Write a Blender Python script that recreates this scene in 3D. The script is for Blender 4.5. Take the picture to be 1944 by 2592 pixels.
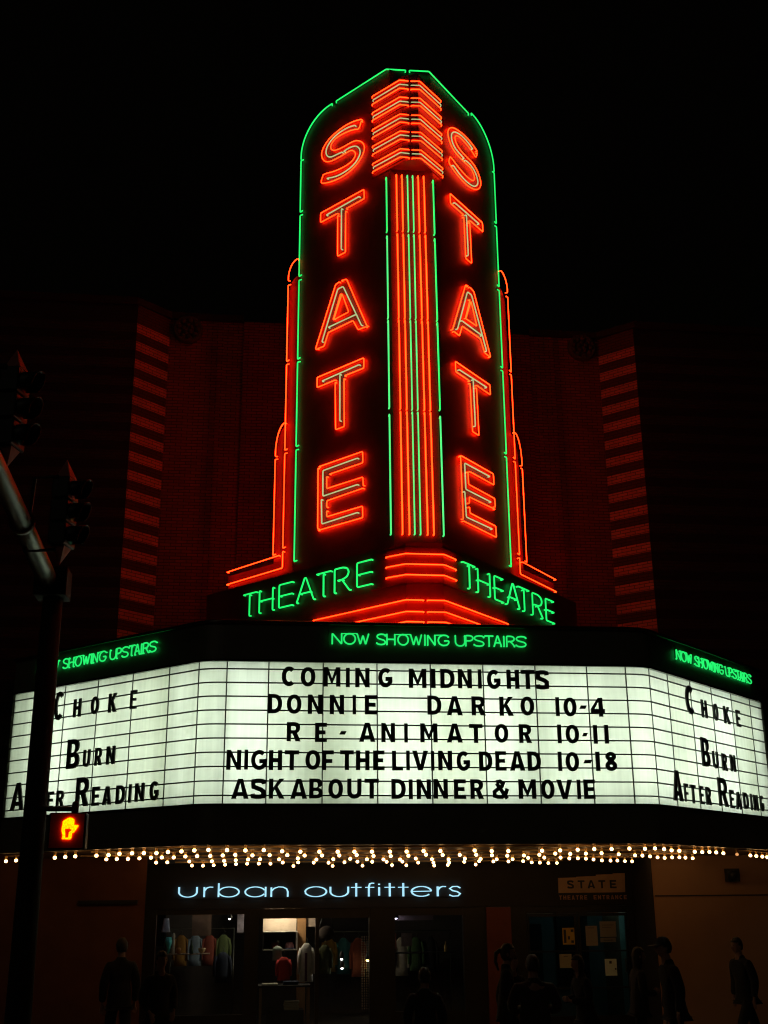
import bpy, bmesh, math, random
from mathutils import Vector, Matrix
from mathutils.geometry import tessellate_polygon
for o in list(bpy.data.objects): bpy.data.objects.remove(o, do_unlink=True)
SC = bpy.context.scene
COL = SC.collection
random.seed(7)
rad = math.radians
pi = math.pi

# ------------------------------------------------------------------ camera, sky, exposure
F_PX, PITCH, ROLL, YAW = 2925.34, 0.3174, -0.0079, 0.1180
CAM_Z = 2.4
cd = bpy.data.cameras.new('camera'); cam = bpy.data.objects.new('camera', cd); COL.objects.link(cam)
cd.sensor_fit = 'HORIZONTAL'; cd.sensor_width = 36.0; cd.lens = F_PX / 1944.0 * 36.0
cd.clip_start = 0.1; cd.clip_end = 2000.0
fw = Vector((math.sin(YAW)*math.cos(PITCH), math.cos(YAW)*math.cos(PITCH), math.sin(PITCH)))
r0 = Vector((math.cos(YAW), -math.sin(YAW), 0)); u0 = r0.cross(fw)
rt = r0*math.cos(ROLL) + u0*math.sin(ROLL); up = -r0*math.sin(ROLL) + u0*math.cos(ROLL)
M = Matrix((rt, up, -fw)).transposed().to_4x4(); M.translation = (0, 0, CAM_Z)
cam.matrix_world = M
SC.camera = cam
w = bpy.data.worlds.new('World'); SC.world = w; w.use_nodes = True
bg = w.node_tree.nodes['Background']; bg.inputs[0].default_value = (1.0, 0.80, 0.55, 1); bg.inputs[1].default_value = 0.0005
sl = bpy.data.lights.new('sky_glow_sun', 'SUN'); sl.energy = 0.022; sl.angle = rad(12); sl.color = (1.0, .86, .62)
so = bpy.data.objects.new('sky_glow_sun', sl); COL.objects.link(so); so.rotation_euler = (rad(62), 0, rad(-24))
SC.view_settings.view_transform = 'Standard'; SC.view_settings.look = 'None'
SC.view_settings.exposure = 0.0; SC.view_settings.gamma = 1.0
SC.cycles.max_bounces = 6; SC.cycles.transparent_max_bounces = 12
SC.cycles.use_denoising = True
SC.cycles.filter_width = 1.15
SC.cycles.sample_clamp_indirect = 4.0

# ------------------------------------------------------------------ helpers
def tag(o, label=None, cat=None, group=None, kind=None):
    if label: o['label'] = label
    if cat: o['category'] = cat
    if group: o['group'] = group
    if kind: o['kind'] = kind
    return o
def thing(name, label, cat, loc=(0, 0, 0), rz=0.0, group=None):
    o = bpy.data.objects.new(name, None); COL.objects.link(o)
    o.location = loc; o.rotation_euler = (0, 0, rz); o.empty_display_size = .2
    return tag(o, label, cat, group)
class MB:
    """collects shapes, builds ONE mesh object"""
    def __init__(s): s.v = []; s.f = []; s.sm = []
    def add(s, vs, fs, smooth=False):
        b = len(s.v); s.v += [tuple(p) for p in vs]; s.f += [tuple(i+b for i in f) for f in fs]; s.sm += [smooth]*len(fs); return s
    def box(s, x0, x1, y0, y1, z0, z1):
        return s.prism([(x0, y0), (x1, y0), (x1, y1), (x0, y1)], z0, z1)
    def prism(s, poly, z0, z1):
        n = len(poly); a = sum(poly[i][0]*poly[(i+1) % n][1]-poly[(i+1) % n][0]*poly[i][1] for i in range(n))
        if a < 0: poly = poly[::-1]
        vs = [(p[0], p[1], z0) for p in poly]+[(p[0], p[1], z1) for p in poly]
        fs = [tuple(range(n))[::-1], tuple(range(n, 2*n))]+[(i, (i+1) % n, n+(i+1) % n, n+i) for i in range(n)]
        return s.add(vs, fs)
    def hexa(s, p):   # 8 points: bottom ring 4, top ring 4
        return s.add(p, [(3, 2, 1, 0), (4, 5, 6, 7), (0, 1, 5, 4), (1, 2, 6, 5), (2, 3, 7, 6), (3, 0, 4, 7)])
    def tube(s, pts, r, seg=8, closed=False, caps=True, r2=None):
        pts = [Vector(p) for p in pts]; n = len(pts)
        if n < 2: return s
        T = []
        for i in range(n):
            if closed: d = (pts[(i+1) % n]-pts[i-1])
            else: d = pts[min(i+1, n-1)]-pts[max(i-1, 0)]
            T.append(d.normalized() if d.length > 1e-9 else Vector((0, 0, 1)))
        ref = Vector((0, 0, 1)) if abs(T[0].z) < .9 else Vector((1, 0, 0))
        nrm = (ref-T[0]*ref.dot(T[0])).normalized(); vs = []
        for i in range(n):
            nrm = (nrm-T[i]*nrm.dot(T[i]))
            nrm = nrm.normalized() if nrm.length > 1e-6 else T[i].orthogonal().normalized()
            bn = T[i].cross(nrm); rr = r if r2 is None else r+(r2-r)*i/(n-1)
            vs += [pts[i]+nrm*rr*math.cos(2*pi*k/seg)+bn*rr*math.sin(2*pi*k/seg) for k in range(seg)]
        fs = []
        for i in range(n if closed else n-1):
            a = i*seg; b = ((i+1) % n)*seg
            fs += [(a+k, a+(k+1) % seg, b+(k+1) % seg, b+k) for k in range(seg)]
        if caps and not closed: fs += [tuple(range(seg))[::-1], tuple((n-1)*seg+k for k in range(seg))]
        return s.add(vs, fs, True)
    def lathe(s, prof, c=(0, 0, 0), seg=16, axis='z'):
        vs = []; n = len(prof)
        for (r, h) in prof:
            for k in range(seg):
                a = 2*pi*k/seg; x, y = r*math.cos(a), r*math.sin(a)
                p = (x, y, h) if axis == 'z' else ((h, x, y) if axis == 'x' else (x, h, y))
                vs.append((c[0]+p[0], c[1]+p[1], c[2]+p[2]))
        fs = [(i*seg+k, i*seg+(k+1) % seg, (i+1)*seg+(k+1) % seg, (i+1)*seg+k) for i in range(n-1) for k in range(seg)]
        return s.add(vs, fs, True)
    def ball(s, c, rx, ry=None, rz=None, seg=14, rings=8):
        ry = ry or rx; rz = rz or rx; vs = [(c[0], c[1], c[2]-rz)]
        for i in range(1, rings):
            t = pi*i/rings
            vs += [(c[0]+rx*math.sin(t)*math.cos(2*pi*k/seg), c[1]+ry*math.sin(t)*math.sin(2*pi*k/seg), c[2]-rz*math.cos(t)) for k in range(seg)]
        vs.append((c[0], c[1], c[2]+rz)); L = len(vs)-1
        fs = [(0, 1+(k+1) % seg, 1+k) for k in range(seg)]
        for i in range(rings-2):
            a = 1+i*seg; b = a+seg
            fs += [(a+k, a+(k+1) % seg, b+(k+1) % seg, b+k) for k in range(seg)]
        a = 1+(rings-2)*seg
        fs += [(a+k, a+(k+1) % seg, L) for k in range(seg)]
        return s.add(vs, fs, True)
    def plate(s, contours, depth, y0=0.0):
        """2D contours (x,z), first outer then holes, front at y0 (towards -y), depth to +y"""
        tri = tessellate_polygon([[Vector((p[0], p[1], 0)) for p in c] for c in contours])
        flat = [p for c in contours for p in c]; n = len(flat)
        vs = [(p[0], y0, p[1]) for p in flat]+[(p[0], y0+depth, p[1]) for p in flat]
        fs = []
        for t in tri:
            a, b, c = [flat[i] for i in t]
            cr = (b[0]-a[0])*(c[1]-a[1])-(b[1]-a[1])*(c[0]-a[0])
            if abs(cr) < 1e-12: continue
            t = tuple(t) if cr > 0 else tuple(t[::-1])
            fs.append(t); fs.append(tuple(i+n for i in t[::-1]))
        k = 0
        for ci, c in enumerate(contours):
            m = len(c); area = sum(c[i][0]*c[(i+1) % m][1]-c[(i+1) % m][0]*c[i][1] for i in range(m))
            fwd = (area > 0) == (ci == 0)
            for i in range(m):
                a, b = k+i, k+(i+1) % m
                fs.append((a, a+n, b+n, b) if not fwd else (b, b+n, a+n, a)[::-1] and (a, a+n, b+n, b))
            k += m
        return s.add(vs, fs)
    def build(s, name, mat, parent=None, loc=None, rz=None, fixn=True, uv=True):
        me = bpy.data.meshes.new(name); me.from_pydata(s.v, [], s.f)
        me.polygons.foreach_set('use_smooth', s.sm)
        if fixn:
            bm = bmesh.new(); bm.from_mesh(me); bmesh.ops.recalc_face_normals(bm, faces=bm.faces); bm.to_mesh(me); bm.free()
        if uv:
            ul = me.uv_layers.new(name='UVMap')
            for p in me.polygons:
                nn = p.normal
                if abs(nn.z) > .7: t = None
                else: t = Vector((-nn.y, nn.x, 0)).normalized()
                for li in p.loop_indices:
                    c = me.vertices[me.loops[li].vertex_index].co
                    ul.data[li].uv = (c.x, c.y) if t is None else (c.dot(t), c.z)
        me.materials.append(mat)
        o = bpy.data.objects.new(name, me); COL.objects.link(o)
        if parent: o.parent = parent
        if loc is not None: o.location = loc
        if rz is not None: o.rotation_euler = (0, 0, rz)
        return o

# ------------------------------------------------------------------ materials
def newmat(name):
    m = bpy.data.materials.new(name); m.use_nodes = True
    nt = m.node_tree; return m, nt, nt.nodes['Principled BSDF']
def pmat(name, col, rough=.6, metal=0.0, var=.25, scale=6.0, bump=0.0, spec=None, coat=0.0):
    m, nt, b = newmat(name)
    tc = nt.nodes.new('ShaderNodeTexCoord'); no = nt.nodes.new('ShaderNodeTexNoise'); no.inputs['Scale'].default_value = scale; no.inputs['Detail'].default_value = 6
    nt.links.new(tc.outputs['Object'], no.inputs['Vector'])
    mx = nt.nodes.new('ShaderNodeMix'); mx.data_type = 'RGBA'
    mx.inputs['A'].default_value = tuple(c*(1-var) for c in col)+(1,); mx.inputs['B'].default_value = tuple(min(1, c*(1+var)) for c in col)+(1,)
    nt.links.new(no.outputs['Fac'], mx.inputs['Factor']); nt.links.new(mx.outputs['Result'], b.inputs['Base Color'])
    b.inputs['Roughness'].default_value = rough; b.inputs['Metallic'].default_value = metal
    if spec is not None: b.inputs['Specular IOR Level'].default_value = spec
    if coat: b.inputs['Coat Weight'].default_value = coat
    if bump:
        bp = nt.nodes.new('ShaderNodeBump'); bp.inputs['Strength'].default_value = bump; bp.inputs['Distance'].default_value = .02
        nt.links.new(no.outputs['Fac'], bp.inputs['Height']); nt.links.new(bp.outputs['Normal'], b.inputs['Normal'])
    return m
def glow(name, col, st, var=.12, scale=3.0):
    m, nt, b = newmat(name)
    tc = nt.nodes.new('ShaderNodeTexCoord'); no = nt.nodes.new('ShaderNodeTexNoise'); no.inputs['Scale'].default_value = scale
    nt.links.new(tc.outputs['Object'], no.inputs['Vector'])
    mr = nt.nodes.new('ShaderNodeMapRange'); mr.inputs['To Min'].default_value = st*(1-var); mr.inputs['To Max'].default_value = st*(1+var)
    mr.inputs['From Min'].default_value = .3; mr.inputs['From Max'].default_value = .7
    nt.links.new(no.outputs['Fac'], mr.inputs['Value'])
    b.inputs['Base Color'].default_value = (.05, .05, .05, 1); b.inputs['Emission Color'].default_value = tuple(col)+(1,)
    nt.links.new(mr.outputs['Result'], b.inputs['Emission Strength'])
    return m
def brick(name, c1, c2, mortar, band=None, z_top=12.88):
    m, nt, b = newmat(name); L = nt.links
    uv = nt.nodes.new('ShaderNodeUVMap'); uv.uv_map = 'UVMap'
    bt = nt.nodes.new('ShaderNodeTexBrick'); L.new(uv.outputs['UV'], bt.inputs['Vector'])
    bt.inputs['Color1'].default_value = c1+(1,); bt.inputs['Color2'].default_value = c2+(1,); bt.inputs['Mortar'].default_value = mortar+(1,)
    bt.inputs['Scale'].default_value = 1.0; bt.inputs['Brick Width'].default_value = .205; bt.inputs['Row Height'].default_value = .063; bt.inputs['Mortar Size'].default_value = .007
    no = nt.nodes.new('ShaderNodeTexNoise'); no.inputs['Scale'].default_value = 1.7; no.inputs['Detail'].default_value = 5
    geo = nt.nodes.new('ShaderNodeNewGeometry'); L.new(geo.outputs['Position'], no.inputs['Vector'])
    mr = nt.nodes.new('ShaderNodeMapRange'); mr.inputs['To Min'].default_value = .7; mr.inputs['To Max'].default_value = 1.25; L.new(no.outputs['Fac'], mr.inputs['Value'])
    mul = nt.nodes.new('ShaderNodeVectorMath'); mul.operation = 'SCALE'; L.new(bt.outputs['Color'], mul.inputs[0]); L.new(mr.outputs['Result'], mul.inputs['Scale'])
    out = mul.outputs[0]
    if band:
        sp = nt.nodes.new('ShaderNodeSeparateXYZ'); L.new(uv.outputs['UV'], sp.inputs[0])
        a = nt.nodes.new('ShaderNodeMath'); a.operation = 'SUBTRACT'; a.inputs[0].default_value = z_top; L.new(sp.outputs['Y'], a.inputs[1])
        d = nt.nodes.new('ShaderNodeMath'); d.operation = 'DIVIDE'; L.new(a.outputs[0], d.inputs[0]); d.inputs[1].default_value = .3765
        f = nt.nodes.new('ShaderNodeMath'); f.operation = 'FRACT'; L.new(d.outputs[0], f.inputs[0])
        g = nt.nodes.new('ShaderNodeMath'); g.operation = 'GREATER_THAN'; L.new(f.outputs[0], g.inputs[0]); g.inputs[1].default_value = .5
        g2 = nt.nodes.new('ShaderNodeMath'); g2.operation = 'LESS_THAN'; L.new(a.outputs[0], g2.inputs[0]); g2.inputs[1].default_value = 0
        mxx = nt.nodes.new('ShaderNodeMath'); mxx.operation = 'MAXIMUM'; L.new(g.outputs[0], mxx.inputs[0]); L.new(g2.outputs[0], mxx.inputs[1])
        dk = nt.nodes.new('ShaderNodeVectorMath'); dk.operation = 'MULTIPLY'; L.new(out, dk.inputs[0]); dk.inputs[1].default_value = band
        mx = nt.nodes.new('ShaderNodeMix'); mx.data_type = 'RGBA'; L.new(mxx.outputs[0], mx.inputs['Factor']); L.new(out, mx.inputs['A']); L.new(dk.outputs[0], mx.inputs['B'])
        out = mx.outputs['Result']
    L.new(out, b.inputs['Base Color']); b.inputs['Roughness'].default_value = .85
    bp = nt.nodes.new('ShaderNodeBump'); bp.inputs['Strength'].default_value = .5; bp.inputs['Distance'].default_value = .01; bp.invert = True
    L.new(bt.outputs['Fac'], bp.inputs['Height']); L.new(bp.outputs['Normal'], b.inputs['Normal'])
    return m
def glassmat(name, tint=(.8, .85, .85)):
    m = bpy.data.materials.new(name); m.use_nodes = True; nt = m.node_tree; nt.nodes.remove(nt.nodes['Principled BSDF'])
    out = nt.nodes['Material Output']; tr = nt.nodes.new('ShaderNodeBsdfTransparent'); tr.inputs[0].default_value = tint+(1,)
    gl = nt.nodes.new('ShaderNodeBsdfGlossy'); gl.inputs['Roughness'].default_value = .03
    fr = nt.nodes.new('ShaderNodeFresnel'); fr.inputs['IOR'].default_value = 1.45
    mx = nt.nodes.new('ShaderNodeMixShader'); nt.links.new(fr.outputs[0], mx.inputs[0]); nt.links.new(tr.outputs[0], mx.inputs[1]); nt.links.new(gl.outputs[0], mx.inputs[2])
    nt.links.new(mx.outputs[0], out.inputs[0]); return m
def panelmat():
    m = bpy.data.materials.new('translucent_white_acrylic'); m.use_nodes = True; nt = m.node_tree; L = nt.links; nt.nodes.remove(nt.nodes['Principled BSDF']); out = nt.nodes['Material Output']
    oi = nt.nodes.new('ShaderNodeObjectInfo'); geo = nt.nodes.new('ShaderNodeNewGeometry')
    n1 = nt.nodes.new('ShaderNodeTexNoise'); n1.inputs['Scale'].default_value = 1.3; n1.inputs['Detail'].default_value = 4; L.new(geo.outputs['Position'], n1.inputs['Vector'])
    mp = nt.nodes.new('ShaderNodeMapping'); mp.inputs['Scale'].default_value = (14, 14, .8); L.new(geo.outputs['Position'], mp.inputs['Vector'])
    n2 = nt.nodes.new('ShaderNodeTexNoise'); n2.inputs['Scale'].default_value = 1.0; n2.inputs['Detail'].default_value = 6; L.new(mp.outputs[0], n2.inputs['Vector'])
    r3 = nt.nodes.new('ShaderNodeMapRange'); r3.inputs['To Min'].default_value = .0; r3.inputs['To Max'].default_value = 1.0; L.new(oi.outputs['Random'], r3.inputs['Value'])
    mx = nt.nodes.new('ShaderNodeMix'); mx.data_type = 'RGBA'; L.new(r3.outputs[0], mx.inputs['Factor'])
    mx.inputs['A'].default_value = (.62, .66, .54, 1); mx.inputs['B'].default_value = (.72, .76, .68, 1)
    r1 = nt.nodes.new('ShaderNodeMapRange'); r1.inputs['From Min'].default_value = .3; r1.inputs['From Max'].default_value = .7; r1.inputs['To Min'].default_value = .88; r1.inputs['To Max'].default_value = 1.06; L.new(n1.outputs['Fac'], r1.inputs['Value'])
    r2 = nt.nodes.new('ShaderNodeMapRange'); r2.inputs['From Min'].default_value = .35; r2.inputs['From Max'].default_value = .65; r2.inputs['To Min'].default_value = .93; r2.inputs['To Max'].default_value = 1.04; L.new(n2.outputs['Fac'], r2.inputs['Value'])
    pr = nt.nodes.new('ShaderNodeMath'); pr.operation = 'MULTIPLY'; L.new(r1.outputs[0], pr.inputs[0]); L.new(r2.outputs[0], pr.inputs[1])
    sc = nt.nodes.new('ShaderNodeVectorMath'); sc.operation = 'SCALE'; L.new(mx.outputs['Result'], sc.inputs[0]); L.new(pr.outputs[0], sc.inputs['Scale'])
    tl = nt.nodes.new('ShaderNodeBsdfTranslucent'); L.new(sc.outputs[0], tl.inputs['Color'])
    gl = nt.nodes.new('ShaderNodeBsdfGlossy'); gl.inputs['Roughness'].default_value = .25
    mix = nt.nodes.new('ShaderNodeMixShader'); mix.inputs[0].default_value = .03; L.new(tl.outputs[0], mix.inputs[1]); L.new(gl.outputs[0], mix.inputs[2]); L.new(mix.outputs[0], out.inputs[0])
    return m

M_RED = glow('neon_red_orange', (1.0, .0165, .0016), 15.0, .22, 1.3)
M_GREEN = glow('neon_green', (.010, .72, .11), 1.6, .2, 1.5)
M_MSG = glow('message_neon_green', (.015, .74, .13), 1.25)
M_PALE = glow('neon_pale_green', (.40, .58, .25), 1.0)
M_MINT = glow('neon_mint_green', (.055, .76, .17), 1.45, .2, 1.5)
M_BULB = glow('bulb_glass_lit', (1.0, .54, .19), 10.5, .2, 8)
M_SOCK = pmat('brass_socket', (.75, .46, .15), .45, .2)
M_BLUE = glow('shop_letter_light', (.42, .80, 1.0), 1.05)
M_FACE = pmat('maroon_sign_enamel', (.20, .035, .024), .42, 0, .45, 2.2, .12)
M_CROWN = pmat('red_sign_enamel', (.16, .014, .009), .45, 0, .15, 3)
M_FLUTE = pmat('dark_red_sign_enamel', (.085, .009, .006), .45, 0, .25, 4)
M_PANEL = panelmat()
M_TRACK = pmat('dark_letter_rail', (.02, .022, .018), .5)
M_JOINT = pmat('panel_joint_strip', (.06, .07, .05), .6)
M_FASCIA = pmat('black_marquee_enamel', (.12, .13, .095), .4, 0, .3, 2)
M_LIP = pmat('dark_metal_coping', (.10, .09, .08), .22, .8)
M_LETTER = pmat('black_letter_plastic', (.012, .013, .010), .5)
M_SOFFIT = pmat('brown_soffit_paint', (.14, .08, .04), .6, 0, .25, 4)
M_RACE = pmat('bulb_raceway_metal', (.55, .36, .15), .45, .3)
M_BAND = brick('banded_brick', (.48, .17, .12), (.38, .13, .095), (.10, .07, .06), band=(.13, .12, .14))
M_BANDD = brick('shaded_banded_brick', (.034, .025, .018), (.026, .019, .014), (.014, .011, .009), band=(.3, .3, .33))  # same brick as the reveals, coloured darker to stand for shade on the piers
M_WALL = brick('facade_brick', (.21, .05, .036), (.155, .037, .028), (.045, .022, .018))
M_FLANKL = pmat('red_brown_plaster', (.135, .044, .018), .85, 0, .4, 2.2, .15)
M_FLANKR = pmat('tan_plaster', (.38, .21, .12), .8, 0, .15, 2.0, .1)
M_COPING = pmat('shade_black_coping', (.012, .010, .009), .9)  # coping stone darkened in colour so the lit roofline sinks into shade
M_STONE = pmat('dark_carved_stone', (.04, .035, .03), .8)
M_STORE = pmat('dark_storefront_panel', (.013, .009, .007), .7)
M_FRAME = pmat('dark_bronze_frame', (.03, .028, .026), .4, .4)
M_PIL = pmat('red_brown_pilaster', (.15, .036, .024), .8)
M_GLASS = glassmat('window_glass'); M_GLASSD = glassmat('door_glass', (.55, .68, .68))
M_POLE = pmat('galvanised_steel', (.12, .13, .11), .38, .7, .2, 5)
M_POLED = pmat('dark_painted_steel', (.014, .015, .013), .85, 0, .3, 5, .1, .2)
M_SIG = pmat('signal_housing_black', (.012, .012, .012), .5)
M_ROAD = pmat('asphalt', (.05, .05, .05), .85, 0, .3, 40, .3)
M_WALK = pmat('concrete_pavement', (.28, .27, .25), .85, 0, .2, 8, .1)
M_KERB = pmat('kerb_stone', (.33, .32, .30), .8)
M_PAINT = pmat('road_paint', (.75, .74, .70), .7)
M_SKIN = pmat('skin', (.26, .14, .095), .55, 0, .08)
M_HAIR = pmat('dark_hair', (.02, .014, .01), .6)
M_ROOM = pmat('shop_wall_paint', (.06, .05, .045), .8)
M_DARK = pmat('dark_shop_fitting', (.03, .028, .026), .7)
def cloth(name, c): return pmat(name, c, .9, 0, .25, 14, .25)

FLUO = 7.5
# ------------------------------------------------------------------ main dimensions (metres)
X0 = 2.614                      # centre line of theatre
YF = 16.5                       # marquee front plane
BE = 0.8579; BA = 1.9086; BY = 19.195   # blade sign: face angle, half width and depth of its back edges
CB, SB = math.cos(BE), math.sin(BE)
def face(side, u, z, n=0.0):    # point on a blade face: u metres from back edge toward nose, z up, n outward
    return Vector((X0+side*(BA-u*CB)+side*SB*n, BY-u*SB-CB*n, z))
AL = 0.7817
def mside(side, s, n=0.0):      # plan point on the slanted marquee sides
    return (X0+side*(3.323+s*math.cos(AL))+side*math.sin(AL)*n, YF+.110+s*math.sin(AL)-math.cos(AL)*n)
S_END = 4.42
def mpath(n=0.0, seg=8):        # plan polyline of the marquee face, left end to right end, offset n outward
    pts = []
    def half(side):
        out = [(X0+side*2.928, YF-n)]
        a = Vector((X0+side*2.928, YF)); c = Vector((X0+side*3.212, YF)); b = Vector((X0+side*3.323, YF+.110))
        for i in range(1, seg):
            t = i/seg; p = a*(1-t)**2+c*2*t*(1-t)+b*t*t; ang = AL*t
            out.append((p.x+side*math.sin(ang)*n, p.y-math.cos(ang)*n))
        out.append(mside(side, 0, n)); out.append(mside(side, S_END, n)); return out
    return half(-1)[::-1]+half(1)
ZT, ZB = 5.539, 3.566           # sign panel top, bottom
Z_TOP, Z_LOW = 6.09, 3.02       # fascia top, bottom
def soffit_z(y): return 3.075-.028*(y-16.5)

# ================================================================== ground
g = MB().box(-80, 80, -60, 12.6, -.35, 0.0-.12).build('road', M_ROAD); tag(g, kind='structure')
g = MB().box(-80, 80, 12.75, 60, -.35, 0.0).build('pavement', M_WALK); tag(g, kind='structure')
g = MB().box(-80, 80, 12.6, 12.75, -.35, .005).build('kerb', M_KERB); tag(g, kind='structure')
mk = MB()
for k in range(-8, 9): mk.box(k*4-1.2, k*4+1.2, 2.95, 3.07, -.125, -.116)
g = mk.build('road_marking', M_PAINT); tag(g, kind='structure')

# ================================================================== theatre building
bld = thing('theatre_building', 'brick theatre building with banded piers behind the tall neon sign', 'building', (X0, 21, 0))
OFF = Matrix.Translation((-X0, -21, 0))
def part(mb, name, mat, parent=bld, label=None, **k):
    """build in world coordinates, parented (parents here are unrotated empties or parts at identity)"""
    o = mb.build(name, mat, parent, **k)
    base = parent
    off = Vector((0, 0, 0))
    while base is not None:
        off += base.location; base = base.parent
    o.location = -off
    if label: o['label'] = label
    return o
PZ = 13.28
for sd in (-1, 1):
    xo = X0+sd*4.96; xi = X0+sd*4.38
    def P2(x): return X0+sd*x
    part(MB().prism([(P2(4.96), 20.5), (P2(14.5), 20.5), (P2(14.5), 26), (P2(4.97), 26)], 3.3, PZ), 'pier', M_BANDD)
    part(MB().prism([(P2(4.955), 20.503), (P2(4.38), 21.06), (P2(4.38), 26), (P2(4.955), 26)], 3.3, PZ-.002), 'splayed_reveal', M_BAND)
    part(MB().prism([(P2(4.378), 21.06), (P2(2.92), 21.06), (P2(2.92), 26), (P2(4.378), 26)], 3.3, PZ), 'recessed_wall', M_WALL)
    # thin vertical pilaster strips and a moulded string course
    part(MB().box(min(P2(3.42), P2(3.30)), max(P2(3.42), P2(3.30)), 21.045, 21.057, 3.3, PZ-.3), 'pilaster_strip', M_WALL)
    part(MB().prism([(P2(14.55), 20.44), (P2(4.98), 20.44), (P2(4.345), 21.0), (P2(2.93), 21.0), (P2(2.93), 21.3), (P2(4.6), 21.3), (P2(5.2), 20.8), (P2(14.55), 20.8)], PZ+.003, PZ+.14), 'coping', M_COPING)
    # medallion
    mb = MB(); c = (P2(4.02), 21.02, 13.05)
    rr = []
    mb.lathe([(.0, -.05), (.10, -.06), (.13, -.02), (.20, -.03), (.24, -.07), (.29, -.05), (.30, .03)], c, 20, 'y')
    for k in range(9):
        a = 2*pi*k/9; mb.ball((c[0]+.19*math.cos(a), c[1]-.04, c[2]+.19*math.sin(a)), .06, .05, .06, 8, 5)
    for k in range(5):
        a = 2*pi*k/5+.4; mb.ball((c[0]+.08*math.cos(a), c[1]-.06, c[2]+.08*math.sin(a)), .045, .04, .05, 8, 5)
    part(mb, 'medallion', M_STONE)
part(MB().prism([(X0-2.918, 21.0), (X0+2.918, 21.0), (X0+2.918, 26), (X0-2.918, 26)], 3.3, PZ), 'centre_bay', M_WALL)
# ground floor flanks
part(MB().prism([(-12, 20.5), (-1.60, 20.5), (-1.76, 22.3), (-1.76, 26), (-12, 26)], 0, 3.29), 'flank_wall', M_FLANKL)
part(MB().prism([(7.10, 20.5), (17, 20.5), (17, 26), (7.345, 26), (7.345, 22.3)], 0, 3.29), 'flank_wall', M_FLANKR)
part(MB().prism([(7.085, 20.502), (7.097, 20.502), (7.342, 22.3), (7.330, 22.3)], .002, 3.28), 'recess_shade_sheet', M_STORE)  # added dark sheet, shades the side wall that the bulbs would light
part(MB().prism([(-1.597, 20.502), (-1.585, 20.502), (-1.743, 22.3), (-1.757, 22.3)], .002, 3.28), 'recess_shade_sheet', M_STORE)  # matching added shade sheet on the left side wall
part(MB().box(-2.68, -1.72, 20.40, 20.497, 2.245, 2.30), 'wall_ledge', M_STORE)
part(MB().box(7.12, 12, 20.485, 20.498, 2.285, 2.305), 'wall_groove', M_STONE)
# storefront, set back
YS = 22.3
part(MB().box(-1.74, 7.328, YS, YS+.25, 2.12, 2.80), 'sign_band', M_STORE)
part(MB().box(-1.74, 7.328, YS, 26, 2.80, 3.28), 'lintel', M_STORE)
for x0_, x1_ in ((-1.74, -1.53), (.054, .303), (2.316, 2.789), (4.06, 4.49), (4.95, 5.25), (7.20, 7.33)):
    part(MB().box(x0_, x1_, YS+.02, YS+.16, 0, 2.118), 'frame_post', M_FRAME)
for x0_, x1_, z0_, z1_ in ((-1.53, .054, 2.03, 2.118), (.303, 2.316, 1.95, 2.118), (2.789, 4.06, 1.98, 2.118), (-1.53, .054, 0, .35), (2.789, 4.06, 0, .35)):
    part(MB().box(x0_+.001, x1_-.001, YS+.03, YS+.14, z0_, z1_), 'frame_rail', M_FRAME)
part(MB().box(1.33, 1.40, YS+.03, YS+.12, 0, 1.949), 'mullion', M_FRAME)
part(MB().box(-1.74, 7.33, YS+.2, 26, .001, .006), 'shop_floor', M_DARK)
part(MB().box(4.492, 4.948, YS-.03, YS+.14, 0, 2.108), 'pilaster', M_PIL)
for x0_, x1_, zb_, zt_ in ((-1.53, .054, .35, 2.03), (.303, 1.33, .0, 1.95), (1.40, 2.316, .0, 1.95), (2.789, 4.06, .35, 1.98)):
    part(MB().box(x0_+.002, x1_-.002, YS+.07, YS+.08, zb_+.002, zt_-.002), 'window_glass', M_GLASS)
# the two theatre doors
def door(x0_, x1_, zt_):
    d = MB(); t = .045
    d.box(x0_, x0_+t, YS+.04, YS+.09, .02, zt_); d.box(x1_-t, x1_, YS+.04, YS+.09, .02, zt_)
    d.box(x0_+t, x1_-t, YS+.04, YS+.09, zt_-.05, zt_); d.box(x0_+t, x1_-t, YS+.04, YS+.09, .02, .22)
    o = part(d, 'door', M_FRAME)
    part(MB().box(x0_+t+.001, x1_-t-.001, YS+.06, YS+.068, .221, zt_-.051), 'door_glass', M_GLASSD, o)
    for zr in (1.325, .69): part(MB().box(x0_+t+.001, x1_-t-.001, YS+.036, YS+.10, zr-.014, zr+.014), 'push_bar', M_FRAME, o)
    mb = MB(); mb.tube([(x1_-.1, YS+.03, .95), (x1_-.1, YS-.02, .97), (x1_-.1, YS-.02, 1.17), (x1_-.1, YS+.03, 1.19)], .012, 8)
    part(mb, 'handle', M_POLE, o)
door(5.262, 6.21, 1.985); door(6.235, 7.19, 1.99)
part(MB().box(5.25, 7.20, YS+.03, YS+.14, 1.995, 2.118), 'door_head', M_FRAME)
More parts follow.
